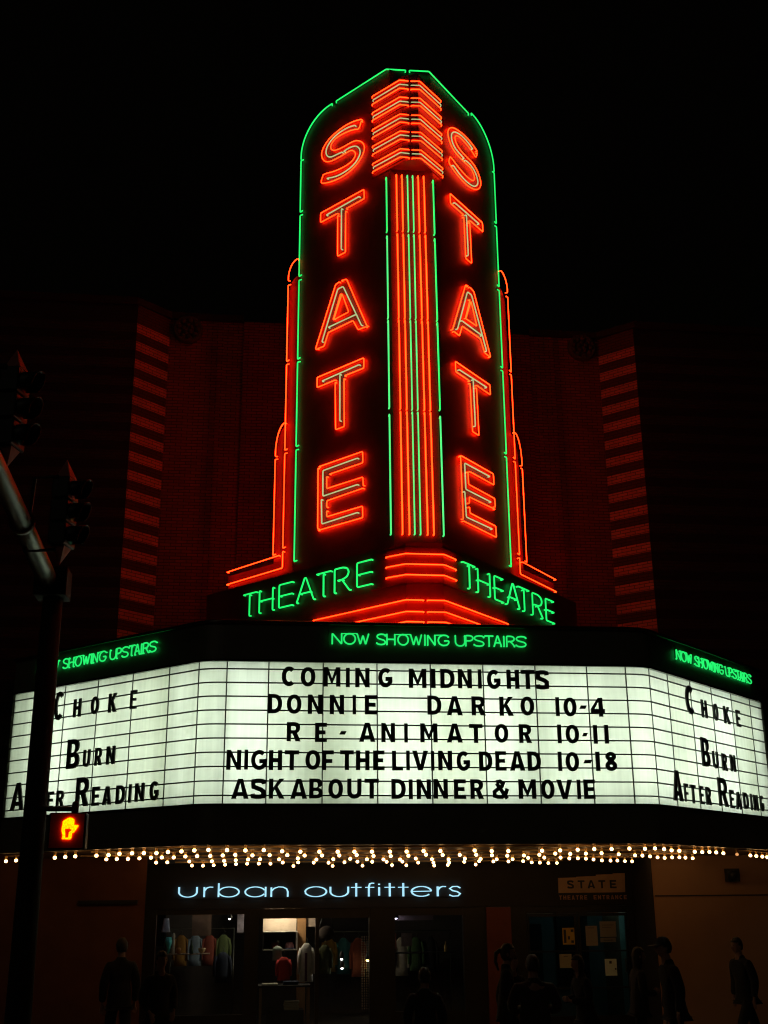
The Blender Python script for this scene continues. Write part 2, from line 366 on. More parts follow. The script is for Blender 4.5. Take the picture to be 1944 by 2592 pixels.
# interior shell
part(MB().box(-1.59, 5.0, 26.0, 26.1, 0, 3.2), 'shop_back_wall', M_ROOM)
part(MB().box(-1.59, 7.32, YS+.26, 26, 2.62, 2.70), 'shop_ceiling', M_DARK)
part(MB().box(5.0, 5.1, YS+.2, 26, 0, 2.6), 'partition_wall', M_DARK)
part(MB().box(5.1, 7.33, 24.4, 24.5, 0, 2.6), 'lobby_wall', pmat('pale_teal_lobby_paint', (.20, .27, .28), .7))
part(MB().box(7.25, 7.33, YS+.24, 23.05, 0, 2.6), 'lobby_side_wall', pmat('pale_mint_lobby_paint', (.55, .72, .66), .7))
part(MB().box(5.62, 6.02, 24.30, 24.39, 0, 1.75), 'lobby_door', M_DARK)
part(MB().box(6.34, 6.98, 24.30, 24.39, .62, 2.5), 'lobby_board', M_DARK)

# wall fixture on the right wall
mb = MB(); mb.box(8.42, 8.64, 20.36, 20.497, 2.52, 2.74); mb.lathe([(.0, 20.28), (.07, 20.28), (.08, 20.36)], (8.53, 0, 2.63), 12, 'y')
t = thing('wall_lamp', 'small dark unlit box fixture high on the tan wall', 'wall fixture', (8.53, 20.5, 2.63))
part(mb, 'housing', M_SIG, t)

# ================================================================== marquee
mq = thing('theatre_marquee', 'wide backlit marquee with changeable letter panels over the shop entrance', 'marquee', (X0, YF, 3.0))
def band_strip(n_out, n_in, z0, z1):
    """closed wall following the marquee outline"""
    a = mpath(n_out); b = mpath(n_in); mb = MB(); n = len(a)
    vs = [(p[0], p[1], z0) for p in a]+[(p[0], p[1], z1) for p in a]+[(p[0], p[1], z0) for p in b]+[(p[0], p[1], z1) for p in b]
    fs = []
    for i in range(n-1):
        fs += [(i, i+1, n+i+1, n+i), (2*n+i+1, 2*n+i, 3*n+i, 3*n+i+1), (n+i, n+i+1, 3*n+i+1, 3*n+i), (i+1, i, 2*n+i, 2*n+i+1)]
    fs += [(0, n, 3*n, 2*n), (n-1, 2*n+n-1, 3*n+n-1, n+n-1)]
    return mb.add(vs, fs)
part(band_strip(.03, -.10, ZT, Z_TOP), 'upper_fascia', M_FASCIA, mq)
part(band_strip(.03, -.10, Z_LOW, ZB), 'lower_fascia', M_FASCIA, mq)
part(band_strip(.02, -.08, Z_TOP+.002, Z_TOP+.03), 'coping', M_LIP, mq)
part(MB().tube([(p[0], p[1], Z_TOP+.022) for p in mpath(.045, 12)], .03, 12), 'coping_roll', M_LIP, mq)
part(band_strip(.05, .031, ZT+.0, ZT+.035), 'panel_trim', M_LIP, mq)
part(band_strip(.05, .031, ZB-.035, ZB), 'panel_trim', M_LIP, mq)
# back body, roof and side returns
pts = mpath(-.11)
roofpoly = pts+[(pts[-1][0], 20.45), (pts[0][0], 20.45)]
part(MB().prism(roofpoly, 5.92, 6.02), 'roof', M_FASCIA, mq)
for sd in (-1, 1):
    e = mside(sd, S_END, 0.03); e2 = (e[0], 20.49); e3 = (e[0]-sd*.12, 20.49); e4 = (e[0]-sd*.12, e[1]+.02)
    part(MB().prism([e, e2, e3, e4], Z_LOW, Z_TOP), 'side_return', M_FASCIA, mq)
# soffit (slightly falling to the back) with the recess ceiling
sp = mpath(-.10); spoly = sp+[(sp[-1][0], 20.49), (7.09, 20.49), (7.32, YS-.005), (-1.735, YS-.005), (-1.59, 20.49), (sp[0][0], 20.49)]
mb = MB(); tri = tessellate_polygon([[Vector((p[0], p[1], 0)) for p in spoly]])
n = len(spoly); vs = [(p[0], p[1], soffit_z(p[1])) for p in spoly]+[(p[0], p[1], soffit_z(p[1])+.06) for p in spoly]
mb.add(vs, [tuple(t) for t in tri]+[tuple(i+n for i in t) for t in tri]+[(i, (i+1) % n, n+(i+1) % n, n+i) for i in range(n)])
part(mb, 'soffit', M_SOFFIT, mq)
for yy, xa, xb in ((17.62, -1.3, 6.55), (18.62, -2.3, 7.4), (19.65, -2.6, 7.7), (20.55, -1.4, 6.9), (21.6, -1.2, 5.8)):
    z = soffit_z(yy); part(MB().box(xa, xb, yy-.03, yy+.03, z-.022, z-.001), 'bulb_raceway', M_RACE, mq)
# sign panels
W = .7788
segs = [('f', -2.928, -3*W)]+[('f', (k)*W, (k+1)*W) for k in range(-3, 3)]+[('f', 3*W, 2.928)]
joints = [0, .622, 1.435, 2.248, 3.061, 3.874, S_END]
def sheet(pa, z0, z1):
    n = len(pa); vs = [(p[0], p[1], z0) for p in pa]+[(p[0], p[1], z1) for p in pa]
    return MB().add(vs, [(i, i+1, n+i+1, n+i) for i in range(n-1)])
def path_slab(pa, pb, z0, z1):
    n = len(pa); vs = [(p[0], p[1], z0) for p in pa]+[(p[0], p[1], z1) for p in pa]+[(p[0], p[1], z0) for p in pb]+[(p[0], p[1], z1) for p in pb]; fs = []
    for i in range(n-1): fs += [(i, i+1, n+i+1, n+i), (2*n+i+1, 2*n+i, 3*n+i, 3*n+i+1), (n+i, n+i+1, 3*n+i+1, 3*n+i), (i+1, i, 2*n+i, 2*n+i+1)]
    fs += [(0, n, 3*n, 2*n), (n-1, 3*n-1, 4*n-1, 2*n-1)]
    return MB().add(vs, fs)
gp = .004
for _, a, b in segs:
    part(sheet([(X0+a+gp, YF), (X0+b-gp, YF)], ZB, ZT), 'sign_panel', M_PANEL, mq)
full = mpath(0, 10); fullb = mpath(-.02, 10); nn = len(full)
half = nn//2
for sd in (-1, 1):
    idx = list(range(half-1, 0, -1)) if sd < 0 else list(range(half, nn-1))
    o = sheet([full[i] for i in idx], ZB, ZT)
    part(o, 'sign_panel', M_PANEL, mq)
    for a, b in zip(joints[:-1], joints[1:]):
        part(sheet([mside(sd, a+gp), mside(sd, b-gp)], ZB, ZT), 'sign_panel', M_PANEL, mq)
for z in [5.436-.1955*k for k in range(10)]:
    part(band_strip(.022, .003, z-.0095, z+.0095), 'letter_rail', M_TRACK, mq)
for x in [-2.928]+[k*W for k in range(-3, 4)]+[2.928]:
    part(MB().box(X0+x-.009, X0+x+.009, YF-.012, YF-.001, ZB+.001, ZT-.001), 'panel_joint', M_JOINT, mq)
for sd in (-1, 1):
    for s in joints:
        a, b, c, d = mside(sd, s-.007, .001), mside(sd, s+.007, .001), mside(sd, s+.007, .012), mside(sd, s-.007, .012)
        part(MB().prism([a, b, c, d], ZB+.001, ZT-.001), 'panel_joint', M_JOINT, mq)
# light box behind the panels: white housing and fluorescent tubes
M_BOXW = pmat('white_light_box', (.80, .82, .78), .6, 0, .05)
M_FLUO = glow('fluorescent_tube', (.90, 1.0, .88), FLUO, .04, 1)
M_FLUOD = glow('aging_fluorescent_tube', (.86, 1.0, .74), FLUO*.45, .1, 1)
part(band_strip(-.30, -.33, ZB-.02, ZT+.02), 'light_box_back', M_BOXW, mq)
part(band_strip(-.101, -.299, ZB-.03, ZB-.004), 'light_box_floor', M_BOXW, mq)
part(band_strip(-.101, -.299, ZT+.004, ZT+.03), 'light_box_lid', M_BOXW, mq)
path = mpath(-.20, 6); acc = 0; nxt = .13; k = 0
for a_, b_ in zip(path[:-1], path[1:]):
    A_, B_ = Vector(a_), Vector(b_); L_ = (B_-A_).length
    while nxt <= acc+L_ and L_ > 0:
        p = A_+(B_-A_)*((nxt-acc)/L_); k += 1
        d = random.uniform(-.02, .02)
        part(MB().tube([(p.x+d, p.y, ZB+.05), (p.x, p.y, ZT-.05)], .016, 8), 'fluorescent_tube', M_FLUOD if random.random() < .24 else M_FLUO, mq)
        nxt += .39 if k % 2 else .33
    acc += L_
# bulbs
BULBS = [(-3.76,19.78),(-3.57,19.59),(-2.87,18.89),(-2.69,18.72),(-2.52,18.55),(-2.19,18.4),(-2.15,19.38),(-2.0,18.27),(-1.98,19.3),(-1.81,17.96),(-1.81,19.31),(-1.62,17.86),(-1.62,19.16),(-1.45,17.85),(-1.43,18.98),(-1.27,17.86),(-1.45,20.42),(-1.26,18.93),(-1.09,17.62),(-1.26,20.33),(-1.08,18.95),(-.89,17.47),(-.89,18.71),(-.89,20.11),(-.9,21.44),(-.7,17.27),(-.71,18.63),(-.71,21.5),(-.5,17.17),(-.51,18.59),(-.52,20.07),(-.52,21.36),(-.32,18.48),(-.24,17.24),(-.32,19.98),(-.32,21.18),(-.13,18.37),(-.13,19.82),(-.13,21.0),(.02,17.31),(.07,19.6),(.06,20.9),(.13,18.51),(.26,19.55),(.26,20.88),(.28,17.27),(.39,18.47),(.46,20.94),(.57,19.61),(.66,20.58),(.55,17.53),(.66,18.49),(.89,21.75),(.86,19.36),(.92,20.56),(.82,17.66),(.93,18.6),(1.19,20.66),(1.18,19.73),(1.1,17.67),(1.2,18.62),(1.45,20.73),(1.6,21.82),(1.45,19.64),(1.37,17.69),(1.47,18.64),(1.71,20.56),(1.72,19.56),(1.62,17.71),(1.73,18.53),(1.92,20.43),(2.14,21.79),(2.01,19.73),(1.88,17.72),(2.02,18.8),(2.18,20.49),(2.29,19.78),(2.43,20.52),(2.15,17.74),(2.3,18.86),(2.66,21.64),(2.57,19.81),(2.7,20.5),(2.4,17.73),(2.57,18.78),(2.93,21.71),(2.8,19.58),(3.02,20.83),(2.64,17.63),(2.81,18.52),(3.1,19.78),(3.3,20.9),(3.47,21.89),(2.89,17.62),(3.09,18.63),(3.39,19.84),(3.57,20.85),(3.69,21.7),(3.36,18.62),(3.63,19.65),(3.8,20.64),(3.39,17.54),(3.62,18.61),(3.92,19.78),(4.03,20.47),(4.19,21.62),(3.68,17.7),(3.9,18.75),(4.22,19.91),(4.3,20.57),(3.93,17.68),(4.18,18.9),(4.49,19.9),(4.57,20.59),(4.44,18.85),(4.67,19.53),(4.82,20.54),(5.07,20.95),(4.65,18.68),(4.44,17.66),(4.93,19.48),(5.24,21.04),(5.43,21.18),(5.59,21.19),(4.83,18.38),(4.7,17.59),(5.21,19.5),(5.1,18.49),(5.43,19.76),(4.93,17.45),(5.57,19.73),(5.33,18.41),(5.74,19.84),(5.14,17.3),(5.95,20.11),(5.55,18.3),(6.19,20.42),(5.41,17.32),(6.37,20.5),(5.93,18.63),(6.49,20.49),(6.69,20.69),(5.65,17.22),(6.85,20.78),(6.3,18.94),(6.45,19.02),(5.91,17.29),(6.66,19.26),(6.04,17.22),(6.89,19.55),(6.24,17.39),(7.08,19.74),(6.46,17.68),(7.15,19.57),(6.63,17.81),(7.28,19.58),(7.43,19.7),(7.63,19.89),(6.97,18.06),(7.13,18.16),(7.24,18.14),(7.39,18.24),(7.6,18.47),(7.97,18.81),(8.33,19.12),(8.51,19.3),(8.7,19.49),(8.86,19.66)]
BULBS.sort(key=lambda p: p[1])
BR, SR = .027, .020
def bulb_shape(mb, c): mb.lathe([(.001, -.027), (.014, -.024), (.024, -.014), (BR, -.001), (.023, .011), (.014, .019)], c, 10)
def sock_shape(mb, c): mb.lathe([(.0135, .0195), (.016, .020), (SR, .046), (SR+.002, .060), (SR+.010, .073)], c, 10)
proto_b = None
rest_b, rest_s = MB(), MB()
for i, (x, y) in enumerate(BULBS):
    c = (x, y, soffit_z(y)-.075)
    if i < 100:
        if proto_b is None:
            mb = MB(); bulb_shape(mb, (0, 0, 0)); proto_b = mb.build('light_bulb', M_BULB, mq); pb = proto_b
            mb = MB(); sock_shape(mb, (0, 0, 0)); proto_s = mb.build('socket', M_SOCK, pb)
        else:
            pb = proto_b.copy(); COL.objects.link(pb); pb.parent = mq
            ps = proto_s.copy(); COL.objects.link(ps); ps.parent = pb
        pb.location = Vector(c)-mq.location
        if abs(x-7.97) < .02:      # one nearly dead bulb
            pb.data = pb.data.copy(); pb.data.materials[0] = glow('failing_bulb_glass', (1.0, .45, .15), .8)
    else:
        bulb_shape(rest_b, c); sock_shape(rest_s, c)
o = part(rest_b, 'light_bulb', M_BULB, mq); o['kind'] = 'stuff'
o2 = rest_s.build('socket', M_SOCK, o); o2['kind'] = 'stuff'

# ------------------------------------------------------------------ neon tube tools
def fillet(pts, r=.03, k=3):
    out = [Vector(pts[0])]
    for i in range(1, len(pts)-1):
        a, b, c = Vector(pts[i-1]), Vector(pts[i]), Vector(pts[i+1])
        d1 = (a-b); d2 = (c-b); l1, l2 = d1.length, d2.length
        if l1 < 1e-6 or l2 < 1e-6: continue
        if d1.normalized().dot(d2.normalized()) < -.97: out.append(b); continue
        q = min(r, l1*.45, l2*.45); p1 = b+d1.normalized()*q; p2 = b+d2.normalized()*q
        for j in range(k+1):
            t = j/k; out.append(p1*(1-t)**2+b*2*t*(1-t)+p2*t*t)
    out.append(Vector(pts[-1])); return out
def neon(mb, pts, r, inward, bend=.06, fr=.03, ends=(True, True)):
    """a glass tube through pts; each end bends back to the sign face"""
    pts = [Vector(p) for p in pts]; inward = Vector(inward)
    if ends[0]: pts = [pts[0]+inward*bend+(pts[1]-pts[0]).normalized()*.01]+pts
    if ends[1]: pts = pts+[pts[-1]+inward*bend+(pts[-2]-pts[-1]).normalized()*.01]
    mb.tube(fillet(pts, fr), r, 8)
    return mb
def smooth(pts, it=1):
    for _ in range(it):
        q = [pts[0]]
        for a, b in zip(pts[:-1], pts[1:]): q += [tuple(a[i]*.75+b[i]*.25 for i in range(len(a))), tuple(a[i]*.25+b[i]*.75 for i in range(len(a)))]
        q.append(pts[-1]); pts = q
    return pts

# ================================================================== blade sign
bs = thing('blade_sign', 'tall V shaped vertical neon theatre sign with orange letters and green outline', 'neon sign', (X0, 19.2, 6.0))
NFACE = -.032
US = 2.30
arc = [(-.05, 15.95)]+[(-.05+.82*(1-math.cos(a)), 15.95+.83*math.sin(a)) for a in [pi/2*k/12 for k in range(1, 12)]]+[(.77, 16.78)]
outline = [(-.05, 5.9)]+arc+[(US, 16.80), (US, 5.9)]
cab = MB()
for sd in (-1, 1):
    fr_ = [face(sd, u, z, NFACE) for u, z in outline]; bk = [face(sd, u, z, NFACE-.22) for u, z in outline]
    n = len(outline)
    cab.add([tuple(p) for p in fr_+bk], [tuple(range(n)), tuple(range(n, 2*n))[::-1]]+[(i, (i+1) % n, n+(i+1) % n, n+i) for i in range(n)])
cabo = part(cab, 'cabinet', M_FACE, bs)
a = face(-1, US+.002, 0, NFACE); b = face(1, US+.002, 0, NFACE)
part(MB().prism([(a.x, a.y), (b.x, b.y), (b.x-.05, b.y+.2), (a.x+.05, a.y+.2)], 5.9, 16.79), 'fluted_front', M_FLUTE, bs)
part(MB().prism([(X0-BA+.12, 19.26), (X0+BA-.12, 19.26), (X0+BA-.12, 21.05), (X0-BA+.12, 21.05)], 6.05, 15.4), 'support_tower', M_FACE, bs)
# crown: red stepped nose cap at the top
UL, UR = 2.60, 2.775
cl, cr = face(-1, UL, 0, -.02), face(1, UR, 0, -.02)
cl0, cr0 = face(-1, 1.87, 0, -.02), face(1, 1.98, 0, -.02)
cli, cri = face(-1, 1.90, 0, -.12), face(1, 2.01, 0, -.12)
part(MB().prism([(cl0.x, cl0.y), (cl.x, cl.y), (cr.x, cr.y), (cr0.x, cr0.y), (cri.x, cri.y), (cli.x, cli.y)], 14.60, 16.40), 'crown_panel', M_CROWN, bs)
for k in range(5):
    zz = 16.215-.362*k
    q = [face(-1, 1.93, 0, -.017), face(-1, UL+.01, 0, -.003), face(1, UR+.01, 0, -.003), face(1, 2.04, 0, -.017)]
    q2 = [face(-1, 1.95, 0, -.06), face(-1, UL-.1, 0, -.06), face(1, UR-.1, 0, -.06), face(1, 2.06, 0, -.06)]
    part(MB().prism([(p.x, p.y) for p in q]+[(p.x, p.y) for p in q2[::-1]], zz-.11, zz+.11), 'crown_fin', M_CROWN, bs)
INL = lambda sd: Vector((-sd*SB, CB, 0))
TR = .0092
ROWS = [16.30, 16.212, 16.127, 15.938, 15.850, 15.776, 15.575, 15.490, 15.406, 15.217, 15.137, 15.046, 14.850, 14.770, 14.682]
nose_mid = (cl+cr)/2
for i, z in enumerate(ROWS):
    pale = (i % 3 == 1); m = M_PALE if pale else M_RED; ul = 1.925+(.02 if pale else 0)
    pL = [face(-1, ul, z+.008, .03), face(-1, UL, z, .03)]
    pR = [face(1, UR, z-.10, .03), face(1, 2.04, z-.055, .03)]
    A, B = pL[1], pR[0]; gL = A+(B-A)*.44; gR = A+(B-A)*.56
    gL.y += .01; gR.y += .01
    o = neon(MB(), pL+[gL], TR, (0, 1, 0), .05, .02); part(o, 'chevron_tube', m, bs)
    o = neon(MB(), [gR]+pR, TR, (0, 1, 0), .05, .02); part(o, 'chevron_tube', m, bs)
# letters S T A T E
STATE = {
'S': [[[1.631,15.971],[1.477,16.02],[1.31,16.044],[1.142,16.044],[.961,16.016],[.812,15.976],[.698,15.909],[.618,15.824],[.584,15.735],[.597,15.652],[.638,15.566],[.714,15.492],[.829,15.446],[.965,15.432],[1.1,15.428],[1.234,15.433],[1.323,15.436],[1.389,15.42],[1.455,15.362],[1.483,15.298],[1.472,15.248],[1.422,15.198],[1.346,15.17],[1.235,15.158],[1.102,15.161],[.945,15.18],[.808,15.211],[.728,15.235],[.637,15.245],[.57,15.098],[.651,15.051],[.811,15.0],[.98,14.973],[1.147,14.964],[1.313,14.983],[1.444,15.022],[1.553,15.08],[1.64,15.157],[1.694,15.241],[1.711,15.316],[1.689,15.4],[1.641,15.475],[1.565,15.54],[1.477,15.584],[1.367,15.601],[1.2,15.599],[1.032,15.611],[.918,15.643],[.849,15.701],[.826,15.769],[.854,15.831],[.939,15.884],[1.052,15.899],[1.188,15.893],[1.344,15.871],[1.477,15.832],[1.57,15.784],[1.631,15.941]],
  [[1.466,15.924],[1.344,15.96],[1.198,15.977],[1.052,15.971],[.916,15.939],[.813,15.89],[.733,15.815],[.705,15.733],[.712,15.663],[.753,15.591],[.828,15.541],[.919,15.525],[1.032,15.517],[1.133,15.505]], [[1.178,15.497],[1.289,15.508],[1.389,15.497],[1.477,15.468],[1.543,15.417],[1.592,15.337],[1.602,15.258],[1.575,15.198],[1.51,15.128],[1.412,15.074],[1.28,15.045],[1.125,15.035],[.946,15.054],[.73,15.122]]],
'T': [[[1.232,14.20],[1.232,13.342],[1.031,13.342],[1.028,14.20]], [[1.03,14.237],[.58,14.237],[.58,14.436],[1.692,14.443],[1.700,14.246],[1.240,14.238]], [[.727,14.331],[1.574,14.348]], [[1.125,14.3],[1.125,13.447]]],
'A': [[[1.126,12.806],[1.261,12.784],[1.756,11.682]], [[1.735,11.675],[1.546,11.682],[1.421,11.905],[.81,11.886],[.704,11.652],[.53,11.66]], [[.485,11.671],[.986,12.782],[1.08,12.80]], [[.95,12.10],[1.149,12.534],[1.316,12.111],[.927,12.091],[1.117,12.551]], [[.648,11.755],[1.041,12.67],[1.175,12.672],[1.623,11.742]], [[.803,11.99],[1.489,11.998]]],
'T2': [[[1.206,10.865],[1.215,9.961],[1.008,9.962],[.99,10.865]], [[.993,10.902],[.537,10.900],[.537,11.094],[1.681,11.101],[1.680,10.908],[1.214,10.91]], [[.658,10.986],[1.571,11.008]], [[1.105,10.98],[1.109,10.094]]],
'E': [[[.60,9.385],[1.648,9.389],[1.652,9.186],[.86,9.182]], [[.585,9.37],[.592,8.26]], [[.60,8.233],[1.648,8.227],[1.643,8.427],[.808,8.431],[.808,8.54]], [[.806,8.60],[.808,8.715],[1.655,8.737]], [[1.66,8.78],[1.652,8.934],[.803,8.937],[.800,9.16]], [[1.529,9.301],[.705,9.288],[.710,8.822],[1.529,8.832]], [[.675,8.775],[.690,8.328],[1.529,8.343]]],
}
NPALE = {'S': 2, 'T': 2, 'A': 2, 'T2': 2, 'E': 2}
def right_u(u, z): return 1.771-(u-.58)*1.064-.018*(14-z)
for sd in (-1, 1):
    for key, strokes in STATE.items():
        np_ = NPALE[key]; red = MB(); pale = MB()
        for j, s in enumerate(strokes):
            pts = s
            if key == 'S': pts = smooth([tuple(p) for p in s[:28]], 1)+smooth([tuple(p) for p in s[28:]], 1) if j == 0 else smooth([tuple(p) for p in s], 1)
            P = [face(sd, u if sd < 0 else right_u(u, z), z-(.015 if sd > 0 else 0), .01) for u, z in pts]
            tgt = pale if j >= len(strokes)-np_ else red
            neon(tgt, P, TR if tgt is red else .0115, INL(sd), .055, .028)
        o = part(red, 'neon_letter', M_RED, bs)
        part(pale, 'inner_tube', M_PALE, o)
# green border
BR_Z = [(7.80, 9.86), (9.92, 11.57), (11.63, 13.25), (13.33, 14.64), (14.71, 15.86)]
INB = lambda sd: Vector((sd*(-.2), .98, 0))
for sd in (-1, 1):
    for z0, z1 in BR_Z:
        part(neon(MB(), [face(sd, .01, z0, 0), face(sd, .01, z1, 0)], .0125, face(sd, 1, 0, 0)-face(sd, 0, 0, 0), .07, .02), 'border_tube', M_GREEN, bs)
    cur = [(.01, 15.93)]+[(.01+.80*(1-math.cos(a)), 15.95+.785*math.sin(a)) for a in [pi/2*k/14 for k in range(1, 14)]]+[(.86, 16.735)]
    part(neon(MB(), [face(sd, u, z, 0) for u, z in cur], .0125, (0, 0, -1), .05, .02), 'border_tube', M_GREEN, bs)
    uu = 2.25 if sd < 0 else 2.40
    ztop = 16.749 if sd < 0 else 16.675
    A = face(sd, uu, ztop, .0); Bm = face(-sd, 2.40 if sd < 0 else 2.25, 16.675 if sd < 0 else 16.749, 0)
    mid = A+(Bm-A)*.46
    part(neon(MB(), [face(sd, .96, 16.735 if sd < 0 else 16.66, 0), A, mid], .0125, (0, .3, -1), .04, .02), 'border_tube', M_GREEN, bs)
# fluted front tubes
YN = 17.40
cols = [(2.330, 2.358, 'r'), (2.429, 2.469, 'r'), (2.527, 2.555, 'p'), (2.621, 2.648, 'g'), (2.718, 2.764, 'r'), (2.819, 2.863, 'r')]
zs = [(7.80, 9.91), (9.955, 11.59), (11.63, 13.255), (13.325, 14.45)]
def colx(xt, xb, z): return xb+(xt-xb)*(z-7.8)/(14.45-7.8)
for xt, xb, kd in cols:
    for (z0, z1) in zs:
        mm = {'r': M_RED, 'p': M_MINT, 'g': M_MINT}[kd]
        part(neon(MB(), [(colx(xt, xb, z0), YN, z0), (colx(xt, xb, z1), YN, z1)], .0120, (0, 1, 0), .06, .02), 'column_tube', mm, bs)
for xt, xb in ((2.150, 2.172), (2.984, 3.022)):
    for z0, z1 in ((7.79, 9.85), (9.97, 11.57), (11.62, 13.20), (13.295, 14.38)):
        part(neon(MB(), [(colx(xt, xb, z0), YN, z0), (colx(xt, xb, z1), YN, z1)], .0135, (0, 1, 0), .07, .02), 'column_tube', M_MINT if random.random() < .4 else M_GREEN, bs)
# stepped side fins behind the green border
for sd in (-1, 1):
    up1 = [(-.05, 5.95), (-.05, 13.40)]
    f1 = [(-.10, 7.6), (-.34, 7.6), (-.34, 13.1)]+[(-.34+.24*(1-math.cos(a)), 13.1+.32*math.sin(a)) for a in [pi/2*k/6 for k in range(1, 7)]]
    f2 = [(-.342, 7.9), (-.59, 7.9), (-.59, 9.9)]+[(-.59+.24*(1-math.cos(a)), 9.9+.55*math.sin(a)) for a in [pi/2*k/6 for k in range(1, 7)]]
    for poly in (f1, f2):
        n = len(poly); fr_ = [face(sd, u, z, -.07) for u, z in poly]; bk = [face(sd, u, z, -.19) for u, z in poly]
        part(MB().add([tuple(p) for p in fr_+bk], [tuple(range(n)), tuple(range(n, 2*n))[::-1]]+[(i, (i+1) % n, n+(i+1) % n, n+i) for i in range(n)]), 'side_fin', M_CROWN, bs)
    e1, e2 = (-.285, -.535) if sd < 0 else (-.33, -.60)
    IN = INL(sd)
    a1 = [(e1, 13.36)]+[(e1+.24*(1-math.cos(a)), 13.40+.33*math.sin(a)) for a in [pi/2*k/8 for k in range(1, 9)]]
    part(neon(MB(), [face(sd, u, z, 0) for u, z in a1], TR, IN, .05, .02), 'fin_tube', M_RED, bs)
    for z0, z1 in ((11.68, 13.26), (9.93, 11.62), (8.10, 9.87)):
        part(neon(MB(), [face(sd, e1, z0, 0), face(sd, e1, z1, 0)], TR, face(sd, 1, 0)-face(sd, 0, 0), .07, .02), 'fin_tube', M_RED, bs)
    a2 = [(e2, 9.88)]+[(e2+.24*(1-math.cos(a)), 9.92+.55*math.sin(a)) for a in [pi/2*k/8 for k in range(1, 9)]]
    part(neon(MB(), [face(sd, u, z, 0) for u, z in a2], TR, IN, .05, .02), 'fin_tube', M_RED, bs)
    part(neon(MB(), [face(sd, e2, 8.02, 0), face(sd, e2, 9.82, 0)], TR, face(sd, 1, 0)-face(sd, 0, 0), .07, .02), 'fin_tube', M_RED, bs)
    part(neon(MB(), [face(sd, -1.78, 7.95, 0), face(sd, e1-.1, 7.99, 0)], TR, IN, .05, .02), 'fin_tube', M_RED, bs)
    part(neon(MB(), [face(sd, -1.78, 7.715, 0), face(sd, e1, 7.745, 0), face(sd, e1, 8.05, 0)], TR, IN, .05, .03), 'fin_tube', M_RED, bs)
    # ledge wall behind the horizontal fins
    q = [face(sd, -1.82, 0, -.07), face(sd, -.345, 0, -.07), face(sd, -.345, 0, -.2), face(sd, -1.82, 0, -.2)]
    part(MB().prism([(p.x, p.y) for p in q], 7.62, 7.895 if True else 8), 'ledge', M_CROWN, bs)
# base box carrying the word THEATRE on each side
NB = .30
YB = 16.86
def base_u_at(y): return (BY-CB*NB-y)/SB
ub = base_u_at(YB)
pl = [face(-1, -1.95, 0, NB), face(-1, ub, 0, NB), face(1, ub, 0, NB), face(1, -1.95, 0, NB)]
poly = [(p.x, p.y) for p in pl]+[(X0+2.85, 20.78), (X0-2.85, 20.78)]
part(MB().prism(poly, 6.022, 7.50), 'base_box', M_FACE, bs)
pn = [face(-1, ub-.72, 0, NB+.012), face(-1, ub, 0, NB+.012), face(1, ub, 0, NB+.012), face(1, ub-.72, 0, NB+.012)]
pi_ = [face(-1, ub-.72, 0, NB-.05), face(-1, ub-.2, 0, NB-.2), face(1, ub-.2, 0, NB-.2), face(1, ub-.72, 0, NB-.05)]
part(MB().prism([(p.x, p.y) for p in pn]+[(p.x, p.y) for p in pi_[::-1]], 6.86, 7.42), 'nose_panel', M_CROWN, bs)
STK = {
'T': [[(0, 1), (1, 1)], [(.5, .96), (.5, 0)]], 'H': [[(0, 1), (0, 0)], [(1, 1), (1, 0)], [(.03, .52), (.97, .52)]],
'E': [[(1, 1), (0, 1), (0, 0), (1, 0)], [(.05, .5), (.98, .5)]], 'A': [[(0, 0), (.46, 1), (.54, 1), (1, 0)], [(.2, .36), (.8, .36)]],
'R': [[(0, 0), (0, 1), (.55, 1), (.85, .93), (.97, .76), (.85, .58), (.55, .5), (.2, .5)], [(.5, .49), (1, 0)]],
'P': [[(0, 0), (0, 1), (.55, 1), (.85, .93), (.97, .76), (.85, .58), (.55, .5), (.06, .5)]],
'N': [[(0, 0), (0, 1), (1, 0), (1, 1)]], 'W': [[(0, 1), (.27, 0), (.5, .85), (.73, 0), (1, 1)]], 'I': [[(.5, 1), (.5, 0)]],
'O': [[(.5+.5*math.sin(2*pi*k/20), .5+.5*math.cos(2*pi*k/20)) for k in range(0, 20)]+[(.49, 1)]],
'S': [[(1, .83), (.85, .96), (.5, 1), (.15, .93), (.02, .75), (.2, .58), (.5, .5), (.82, .42), (.98, .24), (.85, .06), (.5, 0), (.15, .04), (0, .18)]],
'G': [[(1, .82), (.8, .97), (.45, 1), (.12, .82), (0, .5), (.12, .16), (.45, 0), (.82, .05), (1, .25), (1, .46), (.6, .46)]],
'U': [[(0, 1), (0, .32), (.12, .1), (.35, 0), (.65, 0), (.88, .1), (1, .32), (1, 1)]]}
TL = [('T', -.886, -.548), ('H', -.463, -.126), ('E', .032, .354), ('A', .461, .867), ('T', .927, 1.257), ('R', 1.345, 1.676), ('E', 1.844, 2.159)]
TRT = [('T', 2.299, 1.912), ('H', 1.835, 1.447), ('E', 1.295, .986), ('A', .873, .433), ('T', .454, .057), ('R', -.054, -.43), ('E', -.562, -.892)]
for sd, lst in ((-1, TL), (1, TRT)):
    for ch, a, b in lst:
        mb = MB()
        dz = .055 if sd < 0 else 0
        fz = (a+.9)/3.06 if sd < 0 else (2.3-a)/3.2
        z0 = 6.905+.05*fz if sd < 0 else 6.918-.02*fz
        for s in STK[ch]: neon(mb, [face(sd, a+(b-a)*x, z0+.395*y, .35) for x, y in s], .0140, INL(sd), .045, .03)
        part(mb, 'theatre_letter', M_GREEN, bs)
